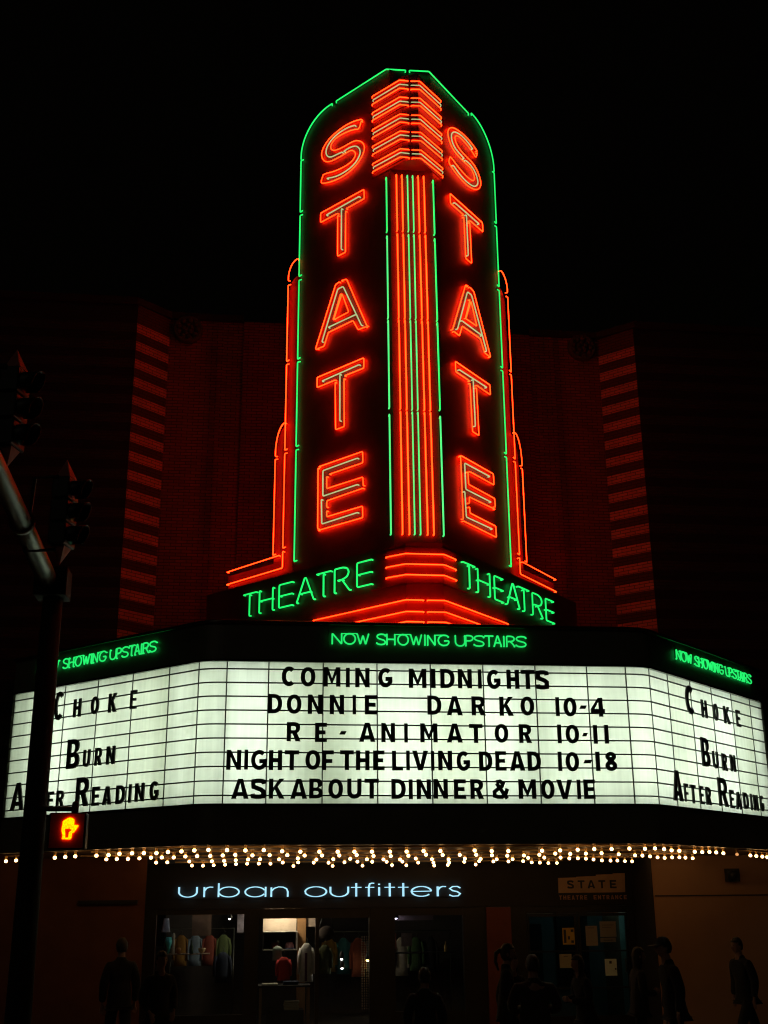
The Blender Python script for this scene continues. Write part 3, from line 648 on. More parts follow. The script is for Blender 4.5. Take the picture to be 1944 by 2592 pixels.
# three bars round the nose, and the apron lines
def nose_line(z, wl, wr, n=.35, yb=16.80, gap=None):
    u_ = (BY-CB*n-yb)/SB
    return [face(-1, u_-wl, z, n), face(-1, u_, z, n), face(1, u_, z, n), face(1, u_-wr, z, n)]
for z in (7.30, 7.136, 6.968):
    L_ = nose_line(z, .40, .36)
    L_[0].z += .02; L_[3].z += 0
    part(neon(MB(), L_, TR, (0, 1, 0), .05, .03), 'bar_tube', M_RED, bs)
for z, wl in ((6.575, 2.0), (6.395, 1.10), (6.24, .35)):
    L_ = nose_line(z, wl, wl)
    part(neon(MB(), L_, TR, (0, 1, 0), .04, .03, (True, False)) if False else neon(MB(), [L_[0], L_[1], L_[1]+(L_[2]-L_[1])*.46], TR, (0, 1, 0), .04, .03), 'apron_tube', M_RED, bs)
    part(neon(MB(), [L_[1]+(L_[2]-L_[1])*.54, L_[2], L_[3]], TR, (0, 1, 0), .04, .03), 'apron_tube', M_RED, bs)

# ================================================================== NOW SHOWING UPSTAIRS neon on the upper fascia
NOW = [('N', 1.18, .136), ('O', 1.348, .168), ('W', 1.542, .168), ('S', 1.826, .133), ('H', 1.977, .116), ('O', 2.138, .152), ('W', 2.325, .161), ('I', 2.522, .027), ('N', 2.576, .108), ('G', 2.729, .159), ('U', 2.987, .139), ('P', 3.141, .112), ('S', 3.262, .154), ('T', 3.425, .127), ('A', 3.562, .109), ('I', 3.698, .027), ('R', 3.753, .119), ('S', 3.89, .156)]
LINK = [(1.316, 1.54), (1.96, 1.985), (2.09, 2.325), (2.68, 2.84)]
def now_line(fn, inward, name_parent):
    root = part(MB().tube([fn(1.12, -.05), fn(1.12, .21)], .006, 6), 'neon_message', M_JOINT, mq)
    for ch, x, w_ in NOW:
        mb = MB()
        for s in STK[ch]:
            P = [fn(x+w_*a, .155*b) for a, b in s]
            neon(mb, P, .0115, inward, .022, .015)
        o = mb.build('message_letter', M_MSG, root)
    mb = MB()
    for a, b in LINK: neon(mb, [fn(a, .152), fn(b, .158)], .007, inward, .02, .01)
    mb.build('link_tube', M_MSG, root)
now_line(lambda x, z: Vector((x, YF-.065, 5.808+z)), (0, 1, 0), None)
def side_now(sd):
    def fn(x, z):
        f = (x-1.826)/(4.046-1.826)
        s = 3.10+(.88-3.10)*f if sd < 0 else .90+(3.92-.90)*(x-1.18)/(4.046-1.18)
        p = mside(sd, s, .065); return Vector((p[0], p[1], 5.812+z))
    return fn
now_line(side_now(-1), (math.sin(AL), math.cos(AL), 0), None)
now_line(side_now(1), (-math.sin(AL), math.cos(AL), 0), None)

# ================================================================== changeable black letters
def ell(cx, cz, rx, rz, a0, a1, n, p=2.3):
    out = []
    for k in range(n+1):
        a = a0+(a1-a0)*k/n; c, s = math.cos(a), math.sin(a)
        out.append((cx+rx*math.copysign(abs(c)**(2/p), c), cz+rz*math.copysign(abs(s)**(2/p), s)))
    return out
def stroke(pts, t):
    n = len(pts); L, R = [], []
    for i in range(n):
        a = Vector(pts[max(i-1, 0)]); b = Vector(pts[i]); c = Vector(pts[min(i+1, n-1)])
        d1 = (b-a).normalized() if i else (c-b).normalized(); d2 = (c-b).normalized() if i < n-1 else d1
        n1 = Vector((-d1.y, d1.x)); n2 = Vector((-d2.y, d2.x)); m = (n1+n2)
        m = m/max(m.dot(n1), .6) if m.length > 1e-6 else n1
        L.append(tuple(b+m*t/2)); R.append(tuple(b-m*t/2))
    return L+R[::-1]
def glyph(ch, W, H, tmax=.36):
    t = min(.222*H, W) if H < .33 else .20*H
    t = min(t, W*tmax) if ch not in 'I1-' else t
    h = t*.92
    if ch in 'I1': return [[[(0, 0), (W, 0), (W, H), (0, H)]]]
    if ch == '-': return [[[(0, .40*H), (W-.025, .40*H), (W, .58*H), (.025, .58*H)]]]
    if ch == 'E': return [[[(0, 0), (W, 0), (W, h), (t, h), (t, .5*H-h/2), (.88*W, .5*H-h/2), (.88*W, .5*H+h/2), (t, .5*H+h/2), (t, H-h), (W, H-h), (W, H), (0, H)]]]
    if ch == 'F': return [[[(0, 0), (t, 0), (t, .46*H-h/2), (.88*W, .46*H-h/2), (.88*W, .46*H+h/2), (t, .46*H+h/2), (t, H-h), (W, H-h), (W, H), (0, H)]]]
    if ch == 'L': return [[[(0, 0), (W, 0), (W, h), (t, h), (t, H), (0, H)]]]
    if ch == 'T': return [[[(W/2-t/2, 0), (W/2+t/2, 0), (W/2+t/2, H-h), (W, H-h), (W, H), (0, H), (0, H-h), (W/2-t/2, H-h)]]]
    if ch == 'H': return [[[(0, 0), (t, 0), (t, .5*H-h/2), (W-t, .5*H-h/2), (W-t, 0), (W, 0), (W, H), (W-t, H), (W-t, .5*H+h/2), (t, .5*H+h/2), (t, H), (0, H)]]]
    if ch == 'N':
        d = t*1.65
        return [[[(0, 0), (t, 0), (t, H-d), (W-t, 0), (W, 0), (W, H), (W-t, H), (W-t, d), (t, H), (0, H)]]]
    if ch == 'M': return [[[(0, 0), (t, 0), (t, .60*H), (W/2, .10*H), (W-t, .60*H), (W-t, 0), (W, 0), (W, H), (W-t*1.05, H), (W/2, .42*H), (t*1.05, H), (0, H)]]]
    if ch == 'V': return [[[(W/2-.55*t, 0), (W/2+.55*t, 0), (W, H), (W-1.1*t, H), (W/2, .28*H), (1.1*t, H), (0, H)]]]
    if ch == 'A':
        il = lambda y: 1.12*t+(W/2-1.12*t)*y/(.80*H); y0, y1 = .17*H, .17*H+.8*h
        return [[[(0, 0), (1.12*t, 0), (il(y0), y0), (W-il(y0), y0), (W-1.12*t, 0), (W, 0), (W/2+.56*t, H), (W/2-.56*t, H)],
                 [(il(y1), y1), (W/2, .78*H), (W-il(y1), y1)]]]
    if ch == 'K': return [[[(0, 0), (t, 0), (t, .33*H), (.38*W, .46*H), (W-1.25*t, 0), (W, 0), (.56*W, .60*H), (W*.98, H), (W-1.25*t, H), (t, .56*H), (t, H), (0, H)]]]
    if ch == 'U': return [[stroke([(t/2, H), (t/2, .36*H)]+ell(W/2, .36*H, W/2-t/2, .36*H-h/2, pi, 2*pi, 10, 2.2)[1:-1]+[(W-t/2, .36*H), (W-t/2, H)], t)]]
    if ch in 'O0':
        return [[ell(W/2, H/2, W/2, H/2, 0, 2*pi*23/24, 23, 2.15), ell(W/2, H/2, W/2-t, H/2-h, 0, 2*pi*23/24, 23, 2.15)]]
    if ch == 'D':
        return [[[(0, 0)]+ell(W*.38, H/2, W*.62, H/2, -pi/2, pi/2, 14, 2.3)+[(0, H)], [(t, h)]+ell(W*.38, H/2, W*.62-t, H/2-h, -pi/2, pi/2, 14, 2.3)+[(t, H-h)]]]
    if ch == 'B':
        o = [(0, 0)]+ell(W*.5, .27*H, W*.5, .27*H, -pi/2, pi/2*.72, 9)+ell(W*.48, .76*H, W*.46, .24*H, -pi/2*.72, pi/2, 9)+[(0, H)]
        return [[o, [(t, h*.9)]+ell(W*.5, .28*H, W*.5-t, .28*H-h*.9, -pi/2, pi/2, 8)+[(t, .56*H-h*.9+.0)], [(t, .545*H)]+ell(W*.48, .545*H+(.455*H-h*.9)/2, W*.46-t, (.455*H-h*.9)/2, -pi/2, pi/2, 8)+[(t, H-h*.9)]]]
    if ch == 'R':
        o = [(0, 0), (t, 0), (t, .40*H), (.42*W, .40*H), (W-1.2*t, 0), (W, 0), (.72*W, .445*H)]+ell(W*.5, .71*H, W*.46, .29*H, -pi/2*.55, pi/2, 9)+[(0, H)]
        return [[o, [(t, .40*H+h*.85)]+ell(W*.5, (.40*H+h*.85+H-h)/2, W*.46-t, (.6*H-1.85*h)/2, -pi/2, pi/2, 8)+[(t, H-h)]]]
    if ch == 'C': return [[stroke(ell(W*.53, H/2, W*.53-t/2, H/2-h/2, rad(48), rad(312), 20, 2.1), t)]]
    if ch == 'G': return [[stroke(ell(W*.52, H/2, W*.52-t/2, H/2-h/2, rad(48), rad(330), 20, 2.1)+[(W-t/2, .30*H), (W-t/2, .44*H), (W*.52, .44*H)], t*.95)]]
    if ch == 'S': return [[stroke([(W-t*.4, .74*H), (W*.84, .86*H), (W*.66, H-h/2), (W*.40, H-h/2), (W*.17, .87*H), (t*.5, .74*H), (W*.17, .60*H), (W*.42, .53*H), (W*.68, .46*H), (W*.85, .37*H), (W-t*.5, .26*H), (W*.84, .13*H), (W*.62, h/2), (W*.36, h/2), (W*.15, .13*H), (t*.4, .25*H)], t)]]
    if ch == '4': return [[[(W-1.5*t, 0), (W-.5*t, 0), (W-.5*t, .20*H), (W, .20*H), (W, .20*H+h), (W-.5*t, .20*H+h), (W-.5*t, H), (W-1.6*t, H), (0, .20*H+h), (0, .20*H), (W-1.5*t, .20*H)],
                           [(W-1.5*t, .20*H+h), (.9*t, .20*H+h), (W-1.5*t, .80*H)]]]
    if ch == '8':
        o = ell(W/2, .275*H, W/2, .275*H, rad(125), rad(415), 16, 2)+ell(W/2, .755*H, W*.45, .245*H, rad(-55), rad(235), 16, 2)
        return [[o, ell(W/2, .27*H, W/2-t, .27*H-h, 0, 2*pi*15/16, 15, 2), ell(W/2, .76*H, W*.45-t, .24*H-h, 0, 2*pi*15/16, 15, 2)]]
    if ch == '&':
        return [[stroke([(W*.98, .52*H), (W*.86, .28*H), (W*.62, .10*H), (W*.34, h*.5), (W*.12, .16*H), (W*.12, .36*H), (W*.34, .50*H), (W*.62, .64*H), (W*.70, .80*H), (W*.50, H-h*.5), (W*.26, .86*H)], t*.9)],
                [stroke([(W*.28, .80*H), (W*.55, .48*H), (W*.95, .02*H)], t*.9)]]
    return [[[(0, 0), (W, 0), (W, H), (0, H)]]]
ORD = ['first', 'second', 'third', 'fourth', 'fifth', 'sixth', 'seventh', 'eighth', 'ninth', 'tenth', 'eleventh', 'twelfth', 'thirteenth', 'fourteenth', 'fifteenth', 'sixteenth', 'seventeenth', 'eighteenth', 'nineteenth', 'twentieth', 'twenty-first', 'twenty-second', 'twenty-third', 'twenty-fourth', 'twenty-fifth', 'twenty-sixth']
LN = ['top', 'second', 'third', 'fourth', 'bottom']
def sign_letter(ch, W_, H_, loc, rz, label, tmax=.36):
    mb = MB()
    for k, cs in enumerate(glyph(ch, W_, H_, tmax)): mb.plate(cs, .022-.003*k, -.0+.0015*k)
    o = mb.build('sign_letter', M_LETTER, None, loc, rz, uv=False)
    kind = 'letter' if ch.isalpha() else ('hyphen' if ch == '-' else ('ampersand' if ch == '&' else 'numeral'))
    return tag(o, label % ('hyphen' if ch == '-' else ('ampersand' if ch == '&' else kind+' '+ch)), 'sign letter', 'changeable black letters on the marquee')
FRONT = [
 (5.191, .278, [('C', .463, .198), ('O', .733, .211), ('M', 1.06, .243), ('I', 1.382, .056), ('N', 1.516, .207), ('G', 1.847, .208), ('M', 2.294, .255), ('I', 2.62, .063), ('D', 2.754, .21), ('N', 3.013, .205), ('I', 3.309, .053), ('G', 3.441, .202), ('H', 3.734, .186), ('T', 3.947, .203), ('S', 4.172, .187)]),
 (4.804, .273, [('D', .275, .202), ('O', .542, .209), ('N', .84, .206), ('N', 1.152, .204), ('I', 1.479, .048), ('E', 1.654, .175), ('D', 2.558, .202), ('A', 2.839, .23), ('R', 3.202, .204), ('K', 3.612, .205), ('O', 3.923, .202), ('1', 4.444, .055), ('0', 4.562, .193), ('-', 4.798, .112), ('4', 4.968, .212)]),
 (4.412, .267, [('R', .549, .197), ('E', .948, .166), ('-', 1.292, .102), ('A', 1.571, .231), ('N', 1.889, .195), ('I', 2.217, .05), ('M', 2.447, .248), ('A', 2.83, .228), ('T', 3.156, .194), ('O', 3.527, .199), ('R', 3.884, .185), ('1', 4.45, .057), ('0', 4.571, .198), ('-', 4.815, .085), ('1', 4.982, .059), ('1', 5.148, .061)]),
 (4.021, .272, [('N', -.28, .205), ('I', -.033, .053), ('G', .06, .222), ('H', .308, .185), ('T', .527, .2), ('O', .816, .21), ('F', 1.051, .163), ('T', 1.302, .194), ('H', 1.526, .192), ('E', 1.769, .162), ('L', 2.038, .157), ('I', 2.24, .05), ('V', 2.328, .225), ('I', 2.594, .046), ('N', 2.697, .2), ('G', 2.96, .196), ('D', 3.285, .191), ('E', 3.523, .156), ('A', 3.731, .219), ('D', 3.992, .193), ('1', 4.437, .055), ('0', 4.548, .196), ('-', 4.812, .127), ('1', 4.992, .062), ('8', 5.133, .172)]),
 (3.631, .270, [('A', -.198, .239), ('S', .07, .201), ('K', .317, .217), ('A', .613, .234), ('B', .875, .191), ('O', 1.14, .206), ('U', 1.404, .201), ('T', 1.647, .201), ('D', 2.025, .202), ('I', 2.271, .055), ('N', 2.383, .203), ('N', 2.623, .202), ('E', 2.913, .17), ('R', 3.148, .191), ('&', 3.467, .217), ('M', 3.843, .251), ('O', 4.167, .196), ('V', 4.396, .228), ('I', 4.693, .052), ('E', 4.791, .166)])]
for ri, (z0, h_, row) in enumerate(FRONT):
    for i, (ch, x, w_) in enumerate(row):
        sign_letter(ch, w_, h_, (x, YF-.048+random.uniform(-.002, .002), z0+random.uniform(-.004, .004)), 0, 'black %%s, %s from the left in the %s line of the front marquee panel' % (ORD[i], LN[ri]))
SIDE = {-1: [[('C', 3.267, .215, 5.01, .445), ('H', 2.778, .174, 5.013, .281), ('O', 2.349, .178, 5.015, .272), ('K', 1.931, .179, 5.005, .286), ('E', 1.428, .133, 5.007, .28)],
 [('B', 2.851, .288, 4.227, .447), ('U', 2.446, .15, 4.232, .257), ('R', 2.168, .15, 4.233, .262), ('N', 1.898, .183, 4.23, .268)],
 [('A', 4.213, .331, 3.664, .432), ('F', 3.80, .13, 3.65, .265), ('T', 3.54, .18, 3.65, .265), ('E', 3.262, .145, 3.652, .258), ('R', 3.033, .173, 3.67, .245), ('R', 2.562, .289, 3.651, .429), ('E', 2.173, .161, 3.644, .278), ('A', 1.924, .186, 3.645, .267), ('D', 1.62, .19, 3.642, .268), ('I', 1.338, .05, 3.649, .263), ('N', 1.198, .185, 3.655, .261), ('G', .881, .177, 3.656, .266)]],
 1: [[('C', 1.165, .274, 5.006, .447), ('H', 1.737, .187, 5.004, .283), ('O', 2.201, .165, 5.004, .278), ('K', 2.616, .223, 5.001, .283), ('E', 3.135, .156, 5.001, .278)],
 [('B', 1.584, .278, 4.228, .448), ('U', 1.993, .19, 4.229, .267), ('R', 2.354, .181, 4.217, .271), ('N', 2.691, .188, 4.228, .269)],
 [('A', .432, .306, 3.646, .444), ('F', .822, .125, 3.65, .266), ('T', 1.034, .177, 3.636, .277), ('E', 1.364, .136, 3.642, .272), ('R', 1.595, .175, 3.642, .269), ('R', 2.094, .326, 3.646, .446), ('E', 2.525, .152, 3.635, .289), ('A', 2.761, .209, 3.629, .278), ('D', 3.084, .192, 3.649, .266), ('I', 3.386, .05, 3.644, .265), ('N', 3.511, .175, 3.644, .257), ('G', 3.799, .145, 3.646, .259)]]}
LS = ['top', 'middle', 'bottom']
for sd in (-1, 1):
    for ri, row in enumerate(SIDE[sd]):
        for i, (ch, s, w_, z0, h_) in enumerate(row):
            p = mside(sd, s, .048); p = Vector((p[0], p[1], z0))
            sign_letter(ch, w_*1.05, h_, p, -AL if sd < 0 else AL, '%s black %%s, %s in the %s line of the %s marquee side' % ('large' if h_ > .4 else 'small', ORD[i], LS[ri], 'left' if sd < 0 else 'right'), .31)

# ================================================================== shop sign and entrance sign
ss = thing('shop_sign', 'glowing pale blue shop name in wide lower case letters on a dark band', 'shop sign', (1.4, YS, 2.3))
def el(cx, cy, rx, ry, a0, a1, n=22): return [(cx+rx*math.cos(rad(a0+(a1-a0)*k/n)), cy+ry*math.sin(rad(a0+(a1-a0)*k/n))) for k in range(n+1)]
LOW = {'u': [[(0, 1), (0, .45)]+el(.5, .5, .5, .5, 180, 360)+[(1, .55), (1, 1)]], 'r': [[(.1, 0), (.1, 1)], [(.12, .62), (.35, .9), (.65, 1), (1, .98)]],
 'b': [[(.05, 0), (.05, 1.38)], el(.53, .5, .47, .5, 165, -165)], 'a': [el(.47, .5, .47, .5, 20, 335), [(.96, 1), (.96, 0)]],
 'n': [[(.04, 0), (.04, .95)], [(.06, .6), (.2, .85), (.45, 1), (.7, .97), (.9, .8), (.97, .5), (.97, 0)]], 'o': [el(.5, .5, .5, .5, 186, -172)],
 't': [[(.5, 0), (.5, 1.36)], [(0, .93), (1, .93)]], 'f': [[(.4, 0), (.4, 1.0), (.5, 1.28), (.75, 1.36), (1, 1.34)], [(0, .93), (1, .93)]],
 'i': [[(.5, .08), (.5, .95)], [(.5, 1.18), (.5, 1.3)]], 'e': [[(.08, .5), (.97, .52)]+el(.5, .5, .47, .5, 8, 322)], 's': [[(.95, .85), (.7, 1), (.3, .98), (.06, .78), (.3, .57), (.7, .46), (.94, .25), (.75, .03), (.3, 0), (.02, .14)]]}
UO = [('u', -1.145, .32), ('r', -.711, .176), ('b', -.455, .386), ('a', .043, .384), ('n', .503, .322), ('o', 1.132, .389), ('u', 1.594, .327), ('t', 1.974, .19), ('f', 2.237, .164), ('i', 2.466, .053), ('t', 2.595, .189), ('t', 2.846, .19), ('e', 3.085, .388), ('r', 3.566, .173), ('s', 3.798, .22)]
def ribbon_letter(ch, x, w_, z0, h_):
    mb = MB()
    for s in LOW[ch]:
        pts = [(x+w_*a, z0+h_*b) for a, b in s]; n = len(pts); Lc, Rc = [], []
        for i in range(n):
            a = Vector(pts[max(i-1, 0)]); c = Vector(pts[min(i+1, n-1)]); d = (c-a).normalized(); nn_ = Vector((-d.y, d.x))
            tw = .0072+.0085*abs(d.y)      # wide verticals, fine horizontals
            Lc.append(Vector(pts[i])+nn_*tw); Rc.append(Vector(pts[i])-nn_*tw)
        vs = []; fs = []
        for i in range(n):
            for yy in (YS-.075, YS-.02): vs += [(Lc[i].x, yy, Lc[i].y), (Rc[i].x, yy, Rc[i].y)]
        for i in range(n-1):
            a, b = i*4, i*4+4
            fs += [(a, b, b+1, a+1), (a+2, a+3, b+3, b+2), (a, a+2, b+2, b), (a+1, b+1, b+3, a+3)]
        fs += [(0, 1, 3, 2), (4*n-4, 4*n-2, 4*n-1, 4*n-3)]
        mb.add(vs, fs)
    return mb
for i, (ch, x, w_) in enumerate(UO):
    part(ribbon_letter(ch, x, w_, 2.332-.0045*x-.004, .172), 'shop_letter', M_BLUE, ss)
part(MB().box(-1.2, 4.1, YS-.018, YS-.002, 2.30, 2.33), 'mounting_rail', M_STORE, ss)
es = thing('entrance_sign', 'orange lit theatre entrance plate above the glass doors', 'sign', (6.5, YS, 2.3))
pc = [(5.88, 2.352), (7.165, 2.356), (7.18, 2.70), (6.95, 2.698), (6.95, 2.685), (6.62, 2.675), (6.62, 2.652), (6.24, 2.64), (6.24, 2.628), (5.885, 2.62)]
mb = MB(); mb.plate([pc], .02, YS-.03); part(mb, 'plate', pmat('cream_sign_plate', (.46, .27, .15), .6), es)
mb = MB(); mb.box(5.87, 7.17, YS-.034, YS-.012, 2.325, 2.35); part(mb, 'rail', M_SIG, es)
for ch, x, w_ in (('S', 6.05, .125), ('T', 6.255, .13), ('A', 6.44, .145), ('T', 6.655, .13), ('E', 6.875, .125)):
    mb = MB()
    for cs in glyph(ch, w_, .145): mb.plate([[(p[0]+x, p[1]+2.43) for p in c] for c in cs], .012, YS-.043)
    part(mb, 'plate_letter', M_LETTER, es)
mcap = pmat('orange_caption_letter', (.40, .20, .12), .6)
xx = 5.89
for ch, w_ in [(c, .055) for c in 'THEATRE']+[(' ', .10)]+[(c, .058) for c in 'ENTRANCE']:
    if ch != ' ':
        mb = MB()
        for cs in glyph(ch, w_, .075): mb.plate([[(p[0]+xx, p[1]+2.232) for p in c] for c in cs], .008, YS-.012)
        part(mb, 'caption_letter', mcap, es)
    xx += w_+.0255 if ch != ' ' else w_

# notices taped to the doors
def notice(lbl, x0_, x1_, z0_, z1_, col, marks, mcol=(.05, .05, .05), curl=.004):
    t = thing('paper_notice', lbl, 'notice', ((x0_+x1_)/2, YS+.05, (z0_+z1_)/2), 0, 'notices taped to the theatre doors')
    mb = MB(); n = 6; vs = []; fs = []
    for i in range(n+1):
        for j in range(n+1):
            a, b = i/n, j/n; c = curl*(4*(a-.5)**2+2*(b-.5)**2)
            vs.append((x0_+(x1_-x0_)*a, YS+.052-c, z0_+(z1_-z0_)*b))
    for i in range(n):
        for j in range(n): k = i*(n+1)+j; fs.append((k, k+n+1, k+n+2, k+1))
    m = len(vs); vs += [(v[0], v[1]+.0015, v[2]) for v in vs]; fs += [tuple(q+m for q in f)[::-1] for f in fs]
    part(mb.add(vs, fs), 'sheet', pmat('notice_paper', col, .8, 0, .08, 20), t)
    mb = MB()
    for (a, b, c, d) in marks: mb.box(x0_+(x1_-x0_)*a, x0_+(x1_-x0_)*b, YS+.0445, YS+.0465, z0_+(z1_-z0_)*c, z0_+(z1_-z0_)*d)
    part(mb, 'print', pmat('notice_ink', mcol, .8), t)
notice('yellow printed flyer on the left theatre door', 5.93, 6.16, 1.441, 1.734, (.62, .38, .03), [(.1, .3, .1, .9), (.45, .6, .3, .5), (.7, .92, .1, .25), (.7, .92, .75, .9)])
notice('tall off white notice near the inner edge of the right theatre door', 6.374, 6.60, 1.415, 1.764, (.34, .29, .24), [(.2, .75, .88, .91)])
notice('wide off white notice at the top of the right theatre door', 6.651, 6.965, 1.566, 1.84, (.30, .26, .22), [(.15, .85, .75, .78), (.15, .7, .6, .62)])
notice('narrow strip notice below the wide sheet on the right theatre door', 6.65, 6.95, 1.474, 1.55, (.26, .23, .2), [(.2, .8, .4, .55)])
notice('bright white sheet low on the right theatre door', 6.706, 6.932, .892, 1.182, (.78, .90, .82), [(.38, .58, .72, .88), (.82, .95, .35, .45)])
notice('cream sheet below the push bar of the left theatre door', 5.85, 6.08, 1.037, 1.277, (.42, .38, .26), [(.35, .7, .82, .86)])

# ================================================================== shop interior
def simple(name, lbl, cat, mb, mat, loc, group=None, pname=None):
    t = thing(name, lbl, cat, loc, 0, group); part(mb, pname or name, mat, t); return t
def lamp(name, lbl, loc, energy, col, r=.03, st=30, size=.08):
    t = thing(name, lbl, 'lamp', loc, 0, 'lit spot lamps inside the shop')
    mb = MB(); mb.lathe([(.01, .14), (.035, .12), (.05, .04), (.052, 0)], loc, 14); part(mb, 'lamp_shade', M_SIG, t)
    part(MB().ball((loc[0], loc[1], loc[2]+.0), r, r, r*.8, 12, 6), 'lamp_bulb', glow('shop_lamp', col, st, .05), t)
    if energy:
        ld = bpy.data.lights.new('shop_lamp', 'POINT'); ld.energy = energy; ld.color = col; ld.shadow_soft_size = size
        lo = bpy.data.objects.new('shop_lamp_light', ld); COL.objects.link(lo); lo.parent = t; lo.location = (0, 0, -.12)
    return t
lamp('spot_lamp', 'white spot lamp at the top of the left shop window', (-.24, 24, 1.925), 0, (1, .95, .85), .026)
lamp('spot_lamp', 'upper of two small bright lamps in the right shop window pane', (1.945, 24, 1.165), .25, (1, .95, .9), .026)
lamp('spot_lamp', 'lower of two small bright lamps in the right shop window pane', (1.955, 24, 1.0), 0, (1, .92, .9), .028)
lamp('spot_lamp', 'amber lamp beside the beaded curtain in the shop', (2.455, 24, 1.14), .3, (1, .62, .2), .034)
lamp('spot_lamp', 'added unseen lamp above the pale wall display in the shop', (.75, 24.05, 2.26), 34.0, (1, .78, .55), .03)  # unseen lamp added to brighten the pale panel, shaped as a spot
lamp('spot_lamp', 'added unseen lamp over the left window display', (-1.2, 23.6, 2.35), .7, (.85, .9, 1), .03)  # unseen lamp added to brighten the left window
lamp('spot_lamp', 'added unseen lamp over the back clothes rail', (2.0, 24.6, 2.4), 1.2, (1, .72, .45), .03)  # unseen lamp added to warm the clothes on the back rail
lamp('spot_lamp', 'added unseen lamp over the short left rail', (-.7, 24.4, 2.4), .18, (1, .85, .7), .03)  # unseen lamp added for the tops on the short rail
lamp('added_lobby_lamp', 'added unseen cool lamp in the lobby behind the theatre doors', (6.75, 23.2, 2.45), 1.3, (.62, .95, .92), .03)  # unseen lamp added to light the lobby walls
simple('display_wall', 'pale lit wall panel with printed posters in the shop', 'wall panel', MB().box(.42, 1.08, 24.5, 24.56, 1.62, 2.3), pmat('pale_display_panel', (.72, .58, .45), .8, 0, .1, 5), (.75, 24.5, 1.6))
simple('wooden_post', 'orange brown wooden post beside the pale panel in the shop', 'post', MB().box(1.10, 1.27, 24.46, 24.58, 0, 2.3), pmat('warm_wood', (.42, .22, .09), .6, 0, .3, 3), (1.18, 24.5, 0))
simple('wall_poster', 'small cream poster right of the wooden post', 'poster', MB().box(1.28, 1.52, 24.5, 24.52, 1.75, 1.98), pmat('cream_poster', (.55, .42, .33), .8), (1.4, 24.5, 1.75))
sh = thing('hat_shelf', 'dark box shelf with a white edge holding hats in the shop', 'shelf', (.75, 24.3, 1.33))
mb = MB(); mb.box(.42, 1.08, 24.45, 24.49, 1.345, 1.66); mb.box(.42, .44, 24.1, 24.45, 1.345, 1.66); part(mb, 'box', M_DARK, sh)
mb = MB(); mb.box(.42, 1.09, 24.09, 24.45, 1.33, 1.344); mb.box(1.066, 1.09, 24.09, 24.45, 1.345, 1.66); mb.box(.42, 1.09, 24.09, 24.45, 1.661, 1.675); part(mb, 'edge', pmat('white_shelf_edge', (.7, .66, .58), .6), sh)
def hat(lbl, x, col, col2):
    t = thing('hat', lbl, 'hat', (x, 24.22, 1.345), 0, 'hats on the box shelf')
    mb = MB(); mb.lathe([(.001, .13), (.06, .125), (.085, .08), (.09, .03)], (x, 24.22, 1.346), 16); part(mb, 'crown', cloth('hat_felt', col), t)
    mb = MB(); mb.lathe([(.09, .03), (.11, .012), (.115, .004), (.09, .001)], (x, 24.22, 1.346), 16); part(mb, 'brim', cloth('hat_brim', col2), t)
hat('dark red hat on the box shelf', .66, (.16, .03, .03), (.1, .03, .03)); hat('pink topped hat on the box shelf', .94, (.42, .20, .24), (.06, .07, .12))
def garment(name, lbl, cat, x, y, ztop, zbot, w, mat, sleeves=True, stripe=None, hood=None):
    t = thing(name, lbl, cat, (x, y, zbot))
    mb = MB(); n = 14; rings = []
    prof = [(0, .34), (.06, .62), (.14, .92), (.25, 1.0), (.5, .9), (.75, .95), (1, 1.02)]
    seg = 18; vs = []; fs = []
    for f, wd in prof:
        z = ztop+(zbot-ztop)*f
        for k in range(seg):
            a = 2*pi*k/seg; rr = w/2*wd*(1+.05*math.sin(5*a+f*9)); vs.append((x+rr*math.cos(a), y+.42*rr*math.sin(a), z))
    for i in range(len(prof)-1):
        for k in range(seg): fs.append((i*seg+k, i*seg+(k+1) % seg, (i+1)*seg+(k+1) % seg, (i+1)*seg+k))
    fs += [tuple(range(seg)), tuple((len(prof)-1)*seg+k for k in range(seg))[::-1]]
    mb.add(vs, fs, True)
    if sleeves:
        h = ztop-zbot
        for sd in (-1, 1): mb.tube([(x+sd*w*.40, y, ztop-.13*h), (x+sd*w*.56, y-.01, ztop-.38*h), (x+sd*w*.55, y-.03, ztop-.80*h)], w*.14, 10, r2=w*.10)
    part(mb, 'body', mat, t)
    if stripe: part(MB().box(x-w*.12, x+w*.06, y-.215*w-.012, y-.215*w+.0, zbot+.02, ztop-.25*(ztop-zbot)), 'panel', stripe, t)
    if hood: part(MB().ball((x, y+.01, ztop+.01), w*.24, w*.2, w*.2, 12, 8), 'hood', hood, t)
    mb = MB(); mb.tube([(x-w*.35, y, ztop-.06), (x, y, ztop+.02), (x+w*.35, y, ztop-.06)], .006, 6); mb.tube([(x, y, ztop+.02), (x+.03, y, ztop+.06), (x, y, ztop+.1)], .005, 6); part(mb, 'hanger', M_POLE, t)
    return t
garment('hanging_coat', 'long white coat with a purple inner panel on a hanger', 'coat', 1.26, 24.0, 1.46, .76, .26, cloth('white_fleece', (.72, .68, .64)), True, cloth('purple_lining', (.16, .06, .13)))
garment('hanging_shirt', 'red shirt on display in front of the hat shelf', 'shirt', .82, 23.9, 1.22, .80, .24, cloth('red_cotton', (.48, .035, .03)), True)
garment('hanging_vest', 'grey green vest hung behind the red shirt', 'vest', .70, 24.05, 1.41, 1.15, .2, cloth('grey_green_knit', (.22, .27, .22)), False)
garment('hanging_jacket', 'olive jacket hanging right of the white coat', 'jacket', 1.62, 24.05, 1.42, .9, .24, cloth('olive_canvas', (.09, .10, .045)))
